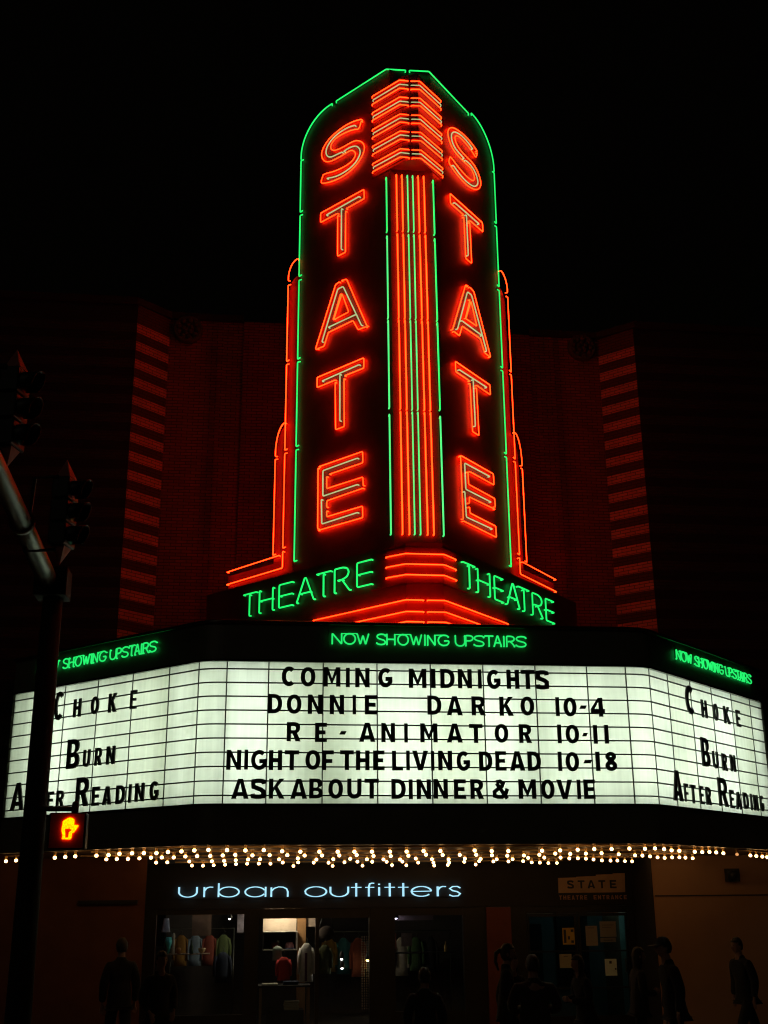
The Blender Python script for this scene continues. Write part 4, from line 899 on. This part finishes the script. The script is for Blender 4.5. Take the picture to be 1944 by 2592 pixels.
garment('hanging_jumper', 'dark blue jumper hanging at the left shop window', 'jumper', -.35, 24.3, 1.3, .75, .28, cloth('navy_knit', (.03, .04, .07)))
GC = [('mustard', (.34, .20, .03)), ('teal', (.03, .16, .17)), ('rust', (.28, .07, .03)), ('grey', (.16, .16, .16)), ('plum', (.12, .03, .08)), ('cream', (.46, .42, .34)), ('green', (.06, .13, .05)), ('black', (.02, .02, .022))]
rail = thing('clothes_rail', 'steel clothes rail hung with shirts at the back of the shop', 'clothes rail', (3.0, 25.2, 0))
part(MB().tube([(1.55, 25.2, .002), (1.55, 25.2, 1.62), (4.3, 25.2, 1.62), (4.3, 25.2, .002)], .016, 10), 'rail_frame', M_POLE, rail)
for i, (nm, c) in enumerate(GC):
    garment('hanging_shirt', nm+' shirt on the steel rail at the back of the shop', 'shirt', 1.78+i*.30, 25.2+.04*(i % 2), 1.50, .86-.05*(i % 3), .27, cloth(nm+'_cotton', c))['group'] = 'shirts on the back rail'
rail2 = thing('clothes_rail', 'short clothes rail of tops behind the left shop window', 'clothes rail', (-.8, 25.0, 0))
part(MB().tube([(-1.4, 25.0, .002), (-1.4, 25.0, 1.72), (-.15, 25.0, 1.72), (-.15, 25.0, .002)], .016, 10), 'rail_frame', M_POLE, rail2)
for i, (nm, c) in enumerate((('ochre', (.30, .15, .03)), ('pale blue', (.22, .30, .38)), ('brick red', (.26, .06, .04)), ('moss', (.10, .14, .05)))):
    garment('hanging_blouse', nm+' top on the short rail behind the left window', 'top', -1.2+i*.28, 25.0, 1.60, 1.02, .25, cloth('jersey', c))['group'] = 'tops on the left rail'
t = thing('shoulder_bag', 'dark shoulder bag hung high right of the posters', 'bag', (1.66, 24.2, 1.5))
mb = MB(); mb.ball((1.66, 24.2, 1.63), .16, .08, .14, 16, 10); part(mb, 'bag_body', cloth('dark_leather', (.05, .035, .03)), t)
mb = MB(); mb.tube([(1.52, 24.2, 1.72), (1.58, 24.2, 1.95), (1.74, 24.2, 1.95), (1.80, 24.2, 1.72)], .012, 8); part(mb, 'strap', M_SIG, t)
t = thing('display_table', 'dark low display table in the middle shop window', 'table', (.82, 23.8, 0))
part(MB().box(.34, 1.32, 23.5, 24.1, .70, .735), 'table_top', M_DARK, t)
for x in (.37, 1.27):
    for y in (23.53, 24.05): part(MB().box(x, x+.04, y, y+.04, 0, .699), 'leg', pmat('warm_table_leg', (.30, .19, .09), .6), t)
def folded(lbl, x, y, z, col, w=.24, n=3):
    t = thing('folded_clothes', lbl, 'clothes', (x, y, z), 0, 'folded clothes on display')
    mb = MB()
    for k in range(n):
        zz = z+.001+k*.031; r = .012*math.sin(k*2.1)
        mb.box(x-w/2+r, x+w/2+r, y-.13, y+.13, zz, zz+.028)
    o = part(mb, 'stack', cloth('folded_cotton', col), t); bv = o.modifiers.new('b', 'BEVEL'); bv.width = .011; bv.segments = 3
folded('pale folded shirts on the display table', .56, 23.7, .736, (.45, .45, .36), .3, 1); folded('dark folded jeans on the display table', .95, 23.75, .736, (.03, .04, .07), .3, 2)
folded('cream folded jumpers on the floor plinth under the display table', .97, 23.7, .30, (.42, .40, .34), .28, 5)
simple('plinth', 'low dark plinth under the display table', 'plinth', MB().box(.5, 1.2, 23.55, 24.0, .001, .299), M_DARK, (.85, 23.8, 0))
t = thing('table_lamp', 'pale grey lamp shade in the left shop window corner', 'lamp shade', (-1.45, 24, 1.3))
mb = MB(); mb.lathe([(.05, .25), (.085, 0)], (-1.45, 24, 1.69), 18); part(mb, 'lamp_shade', pmat('grey_shade', (.42, .42, .48), .8), t)
mb = MB(); mb.tube([(-1.45, 24, 1.31), (-1.45, 24, 1.72)], .012, 8); mb.lathe([(.07, 0), (.06, .02), (.012, .03)], (-1.45, 24, 1.302), 14); part(mb, 'stand', M_SIG, t)
simple('wall_shelf', 'long thin shelf across the left shop window', 'shelf', MB().box(-1.52, -.60, 23.85, 24.2, 1.285, 1.30), pmat('shelf_wood', (.30, .22, .16), .6), (-1.05, 24, 1.29))
def vase(name, lbl, x, col, prof, seg=14):
    mb = MB(); mb.lathe(prof, (x, 23.98, 1.301), seg); return simple(name, lbl, 'ornament', mb, pmat(name+'_glaze', col, .3), (x, 23.98, 1.3), 'ornaments on the window shelf')
vase('teal_pennant_vase', 'teal cone shaped vase on the window shelf', -1.385, (.10, .55, .55), [(.012, 0), (.03, .06), (.07, .22), (.055, .30), (.03, .28)])
vase('figurine', 'tall cream figurine on the window shelf', -1.295, (.55, .50, .40), [(.035, 0), (.04, .06), (.022, .14), (.03, .20), (.018, .26), (.03, .31), (.022, .36), (.001, .38)])
vase('orange_jar', 'squat orange jar on the window shelf', -1.19, (.40, .15, .03), [(.03, 0), (.05, .04), (.045, .09), (.02, .11)])
vase('cream_bowl', 'cream bowl on the window shelf', -.75, (.5, .36, .2), [(.02, 0), (.06, .04), (.075, .09), (.06, .1)])
vase('dark_bottle', 'dark green bottle on the window shelf', -.95, (.03, .07, .04), [(.035, 0), (.035, .12), (.012, .17), (.012, .24)])
simple('wall_poster', 'colourful strip poster at the right edge of the left shop window', 'poster', MB().box(-.09, .04, 24.3, 24.31, 1.66, 2.0), pmat('rainbow_poster', (.35, .30, .34), .7, 0, .9, 9), (-.02, 24.3, 1.66))
simple('wall_poster', 'brown poster high in the left shop window', 'poster', MB().box(-.98, -.6, 24.6, 24.61, 1.6, 2.1), pmat('brown_poster', (.20, .12, .08), .7, 0, .5, 6), (-.8, 24.6, 1.6))
t = thing('bead_curtain', 'patterned bead curtain at the right end of the middle shop window', 'curtain', (2.5, 24.1, .2))
mb = MB()
for k in range(7):
    for j in range(30): mb.ball((2.36+k*.045, 24.15, .25+j*.045), .014, .014, .018, 6, 4)
part(mb, 'bead_strings', pmat('beads', (.30, .22, .16), .3, 0, .9, 30), t)
simple('window_banner', 'pale banner strip along the top of the right shop window', 'banner', MB().box(2.92, 3.75, 23.9, 23.92, 1.86, 1.95), pmat('pink_grey_banner', (.42, .30, .28), .8), (3.3, 23.9, 1.86))
lamp('spot_lamp', 'violet white spot lamp at the left end of the pale banner', (2.98, 23.7, 1.91), .4, (.85, .75, 1), .03, 8)
simple('bottle', 'small amber bottle in the right shop window', 'bottle', MB().lathe([(.03, 0), (.035, .02), (.035, .10), (.012, .14), (.012, .19)], (4.0, 24, 1.27), 12), pmat('amber_glass', (.55, .36, .10), .2), (4.0, 24, 1.27))
simple('wall_shelf', 'dark shelf carrying the amber bottle', 'shelf', MB().box(2.85, 4.2, 23.85, 24.2, 1.25, 1.269), M_DARK, (3.5, 24, 1.25))
simple('framed_print', 'small framed print with a dark figure in the right shop window', 'picture', MB().box(3.2, 3.42, 24.6, 24.63, 1.35, 1.6), pmat('framed_print', (.16, .12, .1), .6, 0, .8, 10), (3.3, 24.6, 1.35))
simple('framed_print', 'reddish framed print at the left of the right shop window', 'picture', MB().box(2.86, 3.1, 24.6, 24.63, 1.3, 1.6), pmat('red_print', (.22, .07, .05), .6, 0, .6, 8), (3.0, 24.6, 1.3))

# ================================================================== traffic signals
PX, PY = -2.385, 14.0
tp = thing('signal_pole', 'thick steel traffic signal pole with a long mast arm at the left', 'traffic pole', (PX, PY, 0))
part(MB().tube([(PX, PY, .12), (PX, PY, 2.0), (PX-.005, PY, 5.80)], .150, 28, r2=.118), 'pole', M_POLED, tp)
mb = MB(); mb.lathe([(.24, 0), (.25, .05), (.2, .14), (.155, .16)], (PX, PY, 0), 24); part(mb, 'base_flange', M_POLED, tp)
arm = []
for k in range(13):
    t_ = k/12; arm.append((PX-.055-.10*t_, PY-.02-7.5*t_, 5.98+.85*t_-.10*t_*t_))
part(MB().tube(arm, .118, 24, r2=.075), 'mast_arm', M_POLE, tp)
mb = MB(); mb.box(PX-.215, PX+.175, PY-.2, PY+.2, 5.81, 6.16); o = part(mb, 'clamp_box', M_POLED, tp); bv = o.modifiers.new('b', 'BEVEL'); bv.width = .012; bv.segments = 2
mb = MB(); mb.lathe([(.119, 0), (.135, .01), (.135, .09), (.119, .1)], (0, 0, 0), 24, 'y')
mb.v = [(v[0]+arm[3][0]+.0, v[1]+arm[3][1], v[2]+arm[3][2]) for v in mb.v]; part(mb, 'arm_collar', M_POLE, tp)
MG = pmat('unlit_teal_lens', (.02, .22, .22), .2); MA = pmat('unlit_amber_lens', (.30, .10, .01), .2); MR = pmat('unlit_red_lens', (.30, .02, .01), .2)
M_YEL = pmat('red_lit_signal_cap', (.42, .14, .12), .6)  # light grey metal tinted red, neon light put into its colour
def signal(lbl, x, y, zt, zb):
    t = thing('traffic_signal', lbl, 'traffic signal', (x, y, zb), 0, 'traffic signals on the mast arm')
    h = (zt-zb)/3; w_ = .145
    for k in range(3):
        z0 = zb+k*h
        mb = MB(); mb.box(x-.13, x+.07, y-w_, y+w_, z0+.008, z0+h-.008)
        o = part(mb, 'signal_section', M_SIG, t); bv = o.modifiers.new('b', 'BEVEL'); bv.width = .018; bv.segments = 2
        part(MB().lathe([(.001, .015), (.07, .01), (.1, -.004)], (x+.075, y, z0+h/2), 18, 'x'), 'lens', (MG, MA, MR)[k], o)
        # tunnel visor: open below
        vs = []; fs = []; n = 14
        for i in range(n+1):
            a = rad(-50)+rad(280)*i/n
            for xx_, rr in ((x+.071, .108), (x+.27-.09*(1-math.sin(a))/2, .108), (x+.27-.09*(1-math.sin(a))/2, .104), (x+.071, .104)):
                vs.append((xx_, y+rr*math.cos(a), z0+h/2+rr*math.sin(a)))
        for i in range(n):
            a, b = i*4, i*4+4
            fs += [(a, b, b+1, a+1), (a+1, b+1, b+2, a+2), (a+2, b+2, b+3, a+3)]
        mb = MB(); mb.add(vs, fs, True); part(mb, 'visor', M_SIG, o)
    # pointed cap and bracket frame
    mb = MB(); mb.add([(x-.10, y-.11, zt), (x+.06, y-.11, zt), (x+.06, y+.11, zt), (x-.10, y+.11, zt), (x-.04, y, zt+.24)], [(0, 1, 4), (1, 2, 4), (2, 3, 4), (3, 0, 4), (3, 2, 1, 0)]); part(mb, 'bracket_cap', M_YEL, t)
    mb = MB(); mb.tube([(x-.05, y-.16, zt-.02), (x-.36, y-.10, zt-.0), (x-.40, y-.10, zb-.05), (x-.05, y-.10, zb-.05)], .022, 10); part(mb, 'bracket', M_SIG, t)
    mb = MB(); mb.add([(x-.10, y-.09, zb-.001), (x+.05, y-.09, zb-.001), (x+.05, y+.09, zb-.001), (x-.10, y+.09, zb-.001), (x-.03, y, zb-.20)], [(0, 4, 1), (1, 4, 2), (2, 4, 3), (3, 4, 0), (0, 1, 2, 3)]); part(mb, 'lower_bracket', M_YEL, t)
    t.rotation_euler.z = rad(-16)
signal('black traffic signal seen side on, nearer the pole', -2.075, 12.55, 6.83, 6.03)
signal('black traffic signal cut by the left photo edge, farther out on the arm', -2.40, 11.0, 7.43, 6.58)
# pedestrian signal with raised hand
ps = thing('pedestrian_signal', 'pedestrian signal showing a lit orange raised hand beside the pole', 'pedestrian signal', (-1.98, 13.75, 2.85))
mb = MB(); mb.box(-2.19, -1.77, 13.75, 13.95, 2.875, 3.272); o = part(mb, 'housing', M_SIG, ps); bv = o.modifiers.new('b', 'BEVEL'); bv.width = .02; bv.segments = 2
MLENS = pmat('dark_red_signal_lens', (.42, .03, .015), .55)
part(MB().box(-2.165, -1.795, 13.738, 13.749, 2.89, 3.26), 'lens_plate', MLENS, ps)
hx0, hx1, hz0, hz1 = -2.035, -1.853, 2.980, 3.218
hp = [(550, 820), (585, 785), (620, 765), (690, 715), (760, 685), (830, 697), (870, 722), (915, 765), (920, 940), (1055, 952), (1060, 985), (1000, 1090), (940, 1190), (870, 1235), (862, 1390), (820, 1450), (560, 1435), (575, 1290), (530, 1150), (530, 1050), (545, 950)]
hh = [(640, 1075), (790, 1075), (860, 1120), (770, 1200), (760, 1380), (665, 1390), (655, 1230), (635, 1150)]
cv = lambda p: (hx0+(p[0]-530)/(1060-530)*(hx1-hx0), hz1-(p[1]-685)/(1450-685)*(hz1-hz0))
mb = MB(); mb.plate([[cv(p) for p in hp], [cv(p) for p in hh]], .006, 13.722); part(mb, 'hand_symbol', glow('orange_hand_light', (1.0, .115, .0), 7.0, .3, 60), ps)
mb = MB(); mb.tube([(PX, 13.9, 3.32), (-1.92, 13.85, 3.32)], .026, 12); mb.tube([(-1.92, 13.85, 3.27), (-1.92, 13.85, 3.365)], .04, 12); mb.ball((-1.92, 13.85, 3.365), .042); part(mb, 'bracket_arm', M_SIG, ps)

# ================================================================== people
def evaluated(o):
    dg = bpy.context.evaluated_depsgraph_get(); dg.update(); me = bpy.data.meshes.new_from_object(o.evaluated_get(dg)); return me
def skinmesh(verts, edges, radii, sub=2, root=0):
    me = bpy.data.meshes.new('body_tmp'); me.from_pydata(verts, edges, []); o = bpy.data.objects.new('body_tmp', me); COL.objects.link(o)
    sk = o.modifiers.new('s', 'SKIN'); sk.branch_smoothing = .6
    for i, r in enumerate(radii):
        d = me.skin_vertices[0].data[i]; d.radius = (r, r) if not isinstance(r, tuple) else r; d.use_root = (i == root)
    if sub: m = o.modifiers.new('u', 'SUBSURF'); m.levels = sub; m.render_levels = sub
    out = evaluated(o); bpy.data.objects.remove(o, do_unlink=True); return out
class Rig:
    def __init__(s): s.v = []; s.e = []; s.r = []
    def add(s, p, r, par=None):
        s.v.append(tuple(p)); s.r.append(r)
        if par is not None: s.e.append((par, len(s.v)-1))
        return len(s.v)-1
def person(lbl, x, y, head_top, heading, jacket, trousers, hair='short', cap=False, arms='down', lean=0.0, stride=.08, broad=1.0, haircol=None):
    k = head_top/1.76
    root = thing('person', lbl, 'person', (x, y, 0), heading, 'people standing under the marquee')
    J = {}
    J['pelvis'] = (0, 0, .96); J['waist'] = (0, -.01-lean*.3, 1.10); J['chest'] = (0, -.02-lean*.8, 1.32); J['neck0'] = (0, -.01-lean, 1.465); J['neck1'] = (0, -.03-lean*1.15, 1.55)
    hc = Vector((0, -.045-lean*1.3, 1.645))
    for sd in (-1, 1):
        q = 'LR'[sd > 0]; st = stride*sd
        J['sh'+q] = (sd*.175*broad, -.01-lean, 1.405)
        if arms == 'down': J['el'+q] = (sd*.235*broad, .02-lean*.5, 1.13); J['wr'+q] = (sd*.235*broad, -.06, .90); hd = Vector((0, -.03, -1))
        elif arms == 'front': J['el'+q] = (sd*.24*broad, 0-lean, 1.14); J['wr'+q] = (sd*.09, -.24-lean, 1.12); hd = Vector((-sd*.7, -.5, .15))
        else: J['el'+q] = (sd*.25*broad, .03-lean, 1.13); J['wr'+q] = (sd*.19*broad, -.12-lean, .98); hd = Vector((-sd*.3, -.3, -.8))
        J['hd'+q] = tuple(hd.normalized())
        J['hip'+q] = (sd*.09, 0, .90); J['kn'+q] = (sd*.10, -.02-st, .50); J['an'+q] = (sd*.10, .03-st*1.2, .085); J['to'+q] = (sd*.115, -.12-st*1.2, .035)
    def build_body(grow, torso, arm, leg, hands):
        R = Rig(); pe = R.add(J['pelvis'], (.155*broad+grow, .115+grow))
        wa = ch = None
        if not torso: R.r[pe] = (.125*broad, .10); R.add((0, 0, 1.05), (.12*broad, .095), pe)
        if torso and not hands: R.add((0, .005, .84), (.165*broad+grow, .125+grow), pe); R.r[pe] = (.16*broad+grow, .12+grow)
        if torso:
            wa = R.add(J['waist'], (.14*broad+grow, .105+grow), pe); ch = R.add(J['chest'], (.165*broad+grow, .12+grow), wa); n0 = R.add(J['neck0'], .078+grow*.5, ch)
            if not hands: R.add((0, J['neck0'][1]+.004, 1.525), .070, n0)
            if hands: n1 = R.add(J['neck1'], .056, n0); R.add((hc.x, hc.y, hc.z), .062, n1)
        for q, sd in (('L', -1), ('R', 1)):
            if arm and torso:
                s_ = R.add(J['sh'+q], .066+grow, ch); e_ = R.add(J['el'+q], .046+grow, s_); w_ = R.add(J['wr'+q], .032+grow*.8, e_)
                if hands:
                    wp = Vector(J['wr'+q]); d = Vector(J['hd'+q]); side = d.cross(Vector((0, 1, 0))); side = side.normalized() if side.length > .2 else Vector((1, 0, 0)); inn = side.cross(d).normalized()
                    pm = R.add(wp+d*.055, (.036, .022), w_)
                    kn_ = wp+d*.095
                    for fi, (off, ln) in enumerate(((-.027, .070), (-.009, .080), (.009, .075), (.027, .058))):
                        b0 = R.add(kn_+side*off, .0105, pm); b1 = R.add(kn_+side*off*1.1+d*ln*.5+inn*.008, .0092, b0); R.add(kn_+side*off*1.1+d*ln*.95+inn*.026, .0080, b1)
                    th = R.add(wp+d*.05+side*(-.040)*sd, .0115, pm); R.add(wp+d*.095+side*(-.056)*sd+inn*.012, .0095, th)
            if leg:
                h_ = R.add(J['hip'+q], .086+grow, pe); k_ = R.add(J['kn'+q], .058+grow, h_); a_ = R.add(J['an'+q], .040+grow*1.3, k_)
                if hands: R.add(J['to'+q], .036, a_)
        return skinmesh(R.v, R.e, R.r)
    me = build_body(-.012, True, True, True, True)
    bm = bmesh.new(); bm.from_mesh(me)
    # head with face, merged into the body mesh
    hb = bmesh.new(); bmesh.ops.create_uvsphere(hb, u_segments=24, v_segments=18, radius=1)
    for v in hb.verts:
        px, py, pz = v.co; f = 1.0
        if pz < -.2: f = 1-.26*(-pz-.2)
        X_, Y_, Z_ = px*.075*f, py*.095*(f if py > 0 else 1-.05*max(0, -pz)), pz*.118
        if py < -.75 and abs(px) < .22 and -.42 < pz < .10: Y_ -= .022*(1-abs(px)/.22)*(1-abs(pz+.25)/.4 if abs(pz+.25) < .4 else 0)   # nose
        if py < -.6 and .02 < pz < .2 and .22 < abs(px) < .55: Y_ += .008       # eye sockets
        if py < -.75 and -.62 < pz < -.5 and abs(px) < .32: Y_ += .005          # mouth
        if py < -.6 and pz < -.78: Y_ -= .010                                   # chin
        v.co = (hc.x+X_, hc.y+Y_, hc.z+Z_)
    tmp = bpy.data.meshes.new('h'); hb.to_mesh(tmp); hb.free(); bm.from_mesh(tmp)
    for sd in (-1, 1):
        eb = MB().ball((hc.x+sd*.076, hc.y+.01, hc.z-.01), .012, .022, .033, 10, 6); me2 = bpy.data.meshes.new('e'); me2.from_pydata(eb.v, [], eb.f); bm.from_mesh(me2)
    bm.to_mesh(me); bm.free()
    o = bpy.data.objects.new('body', me); COL.objects.link(o)
    rm = o.modifiers.new('r', 'REMESH'); rm.mode = 'VOXEL'; rm.voxel_size = .0095; rm.use_smooth_shade = True
    me = evaluated(o); bpy.data.objects.remove(o, do_unlink=True)
    me.materials.clear(); me.materials.append(M_SKIN); me.polygons.foreach_set('use_smooth', [True]*len(me.polygons))
    def put(nm, m, mat):
        m.materials.clear(); m.materials.append(mat); m.polygons.foreach_set('use_smooth', [True]*len(m.polygons))
        q = bpy.data.objects.new(nm, m); COL.objects.link(q); q.parent = root; q.scale = (k, k, k); return q
    put('body', me, M_SKIN)
    for a_, nm, cx in ((-1, 'eye', -.030), (1, 'eye', .030)):
        q = MB().ball((hc.x+cx, hc.y-.083, hc.z+.012), .010, .006, .006, 10, 6).build('eye', M_SIG, root, uv=False); q.scale = (k, k, k)
    put('jacket', build_body(.024, True, True, False, False), jacket)
    put('trousers', build_body(.018, False, False, True, False), trousers)
    for q, sd in (('L', -1), ('R', 1)):
        a_, t_ = Vector(J['an'+q]), Vector(J['to'+q]); mb = MB(); c = (a_+t_)/2
        mb.ball((c.x, c.y+.01, .05), .052, .145, .052, 14, 8); s_ = mb.build('shoe', M_SIG, root, uv=False); s_.scale = (k, k, k)
    # hair: shell over the skull
    hm = bmesh.new(); bmesh.ops.create_uvsphere(hm, u_segments=24, v_segments=16, radius=1)
    dele = []
    for v in hm.verts:
        px, py, pz = v.co
        lim = .25 if hair != 'long' else .28
        if (py < -.45 and pz < lim) or (py < .10 and pz < -.10 and hair == 'short') or pz < (-.66 if hair == 'short' else -.98): dele.append(v)
        n_ = 1.0+.05*math.sin(7*px+5*pz)*math.cos(6*py)
        drop = 0
        if hair == 'long' and pz < 0: drop = .20*(-pz)
        v.co = (hc.x+px*.086*n_, hc.y+.008+py*.106*n_, hc.z+.006+pz*.128*n_-drop)
    bmesh.ops.delete(hm, geom=dele, context='VERTS')
    bmesh.ops.solidify(hm, geom=hm.faces[:], thickness=.012)
    m = bpy.data.meshes.new('hair'); hm.to_mesh(m); hm.free(); put('hair', m, M_HAIR)
    if hair == 'tail':
        mb = MB(); mb.tube([(hc.x, hc.y+.10, hc.z+.04), (hc.x, hc.y+.17, hc.z), (hc.x, hc.y+.18, hc.z-.10), (hc.x, hc.y+.14, hc.z-.22)], .035, 10, r2=.014); q = mb.build('ponytail', M_HAIR, root, uv=False); q.scale = (k, k, k)
    if cap:
        mb = MB(); n = 18; vs = []; fs = []
        mb.lathe([(.001, .135), (.04, .130), (.075, .105), (.093, .06), (.097, .03)], (hc.x, hc.y+.005, hc.z), 20)
        q = mb.build('cap', cloth('dark_cap_cloth', (.02, .02, .022)), root, uv=False); q.scale = (k, k, k)
        mb = MB(); vs = []; fs = []
        for i in range(9):
            a = rad(200+140*i/8)
            vs += [(hc.x+.092*math.cos(a), hc.y+.092*math.sin(a), hc.z+.038), (hc.x+.085*math.cos(a), hc.y+.17*math.sin(a)-.045, hc.z+.022)]
        for i in range(8): fs.append((2*i, 2*i+1, 2*i+3, 2*i+2))
        m_ = len(vs); vs += [(v[0], v[1], v[2]-.006) for v in vs]; fs += [tuple(j+m_ for j in f)[::-1] for f in fs]
        mb.add(vs, fs, True); q = mb.build('cap_brim', cloth('dark_brim_cloth', (.02, .02, .022)), root, uv=False); q.scale = (k, k, k)
    return root
DJ = [cloth('jacket_cloth', c) for c in ((.010, .009, .009), (.014, .012, .011), (.024, .022, .015), (.009, .010, .013), (.022, .016, .012), (.013, .012, .014))]
DT = [cloth('trouser_cloth', c) for c in ((.009, .010, .014), (.011, .010, .009), (.014, .014, .015))]
person('person in a dark coat seen from behind by the red brown wall', -1.74, 18.5, 1.77, pi+.25, DJ[0], DT[0], 'short', stride=.1)
person('person with a faintly lit face below the left shop window', -1.08, 17.0, 1.65, .5, DJ[1], DT[1], 'short', arms='pocket')
person('shorter person facing the shop in front of the right shop window', 2.17, 14.6, 1.53, pi-.2, DJ[3], DT[0], 'short', arms='pocket')
person('person with a ponytail in front of the red brown pilaster', 3.50, 16.2, 1.72, 1.35, DJ[5], DT[2], 'tail', arms='pocket')
person('person with a reddish lit face between the ponytail and the big jacket', 3.76, 17.0, 1.55, .35, DJ[1], DT[1], 'long', arms='down')
person('broad person in an olive jacket seen from behind before the left door', 3.42, 14.3, 1.67, pi-.1, DJ[2], DT[1], 'short', arms='front', broad=1.22)
person('person in black leaning before the gap between the theatre doors', 4.66, 16.5, 1.55, -pi/2+.2, DJ[0], DT[0], 'long', arms='front', lean=.06)
person('person in a baseball cap looking left beside the tan wall', 5.55, 15.5, 1.80, -pi/2, DJ[0], DT[2], 'short', cap=True, lean=.05)
person('dark haired person facing the capped person near the wall corner', 5.53, 16.9, 1.62, pi/2, DJ[4], DT[1], 'long', arms='front')
person('lone person walking along the tan wall at the far right', 7.56, 18.0, 1.69, -pi/2+.3, DJ[3], DT[0], 'short', lean=.05, stride=.22)
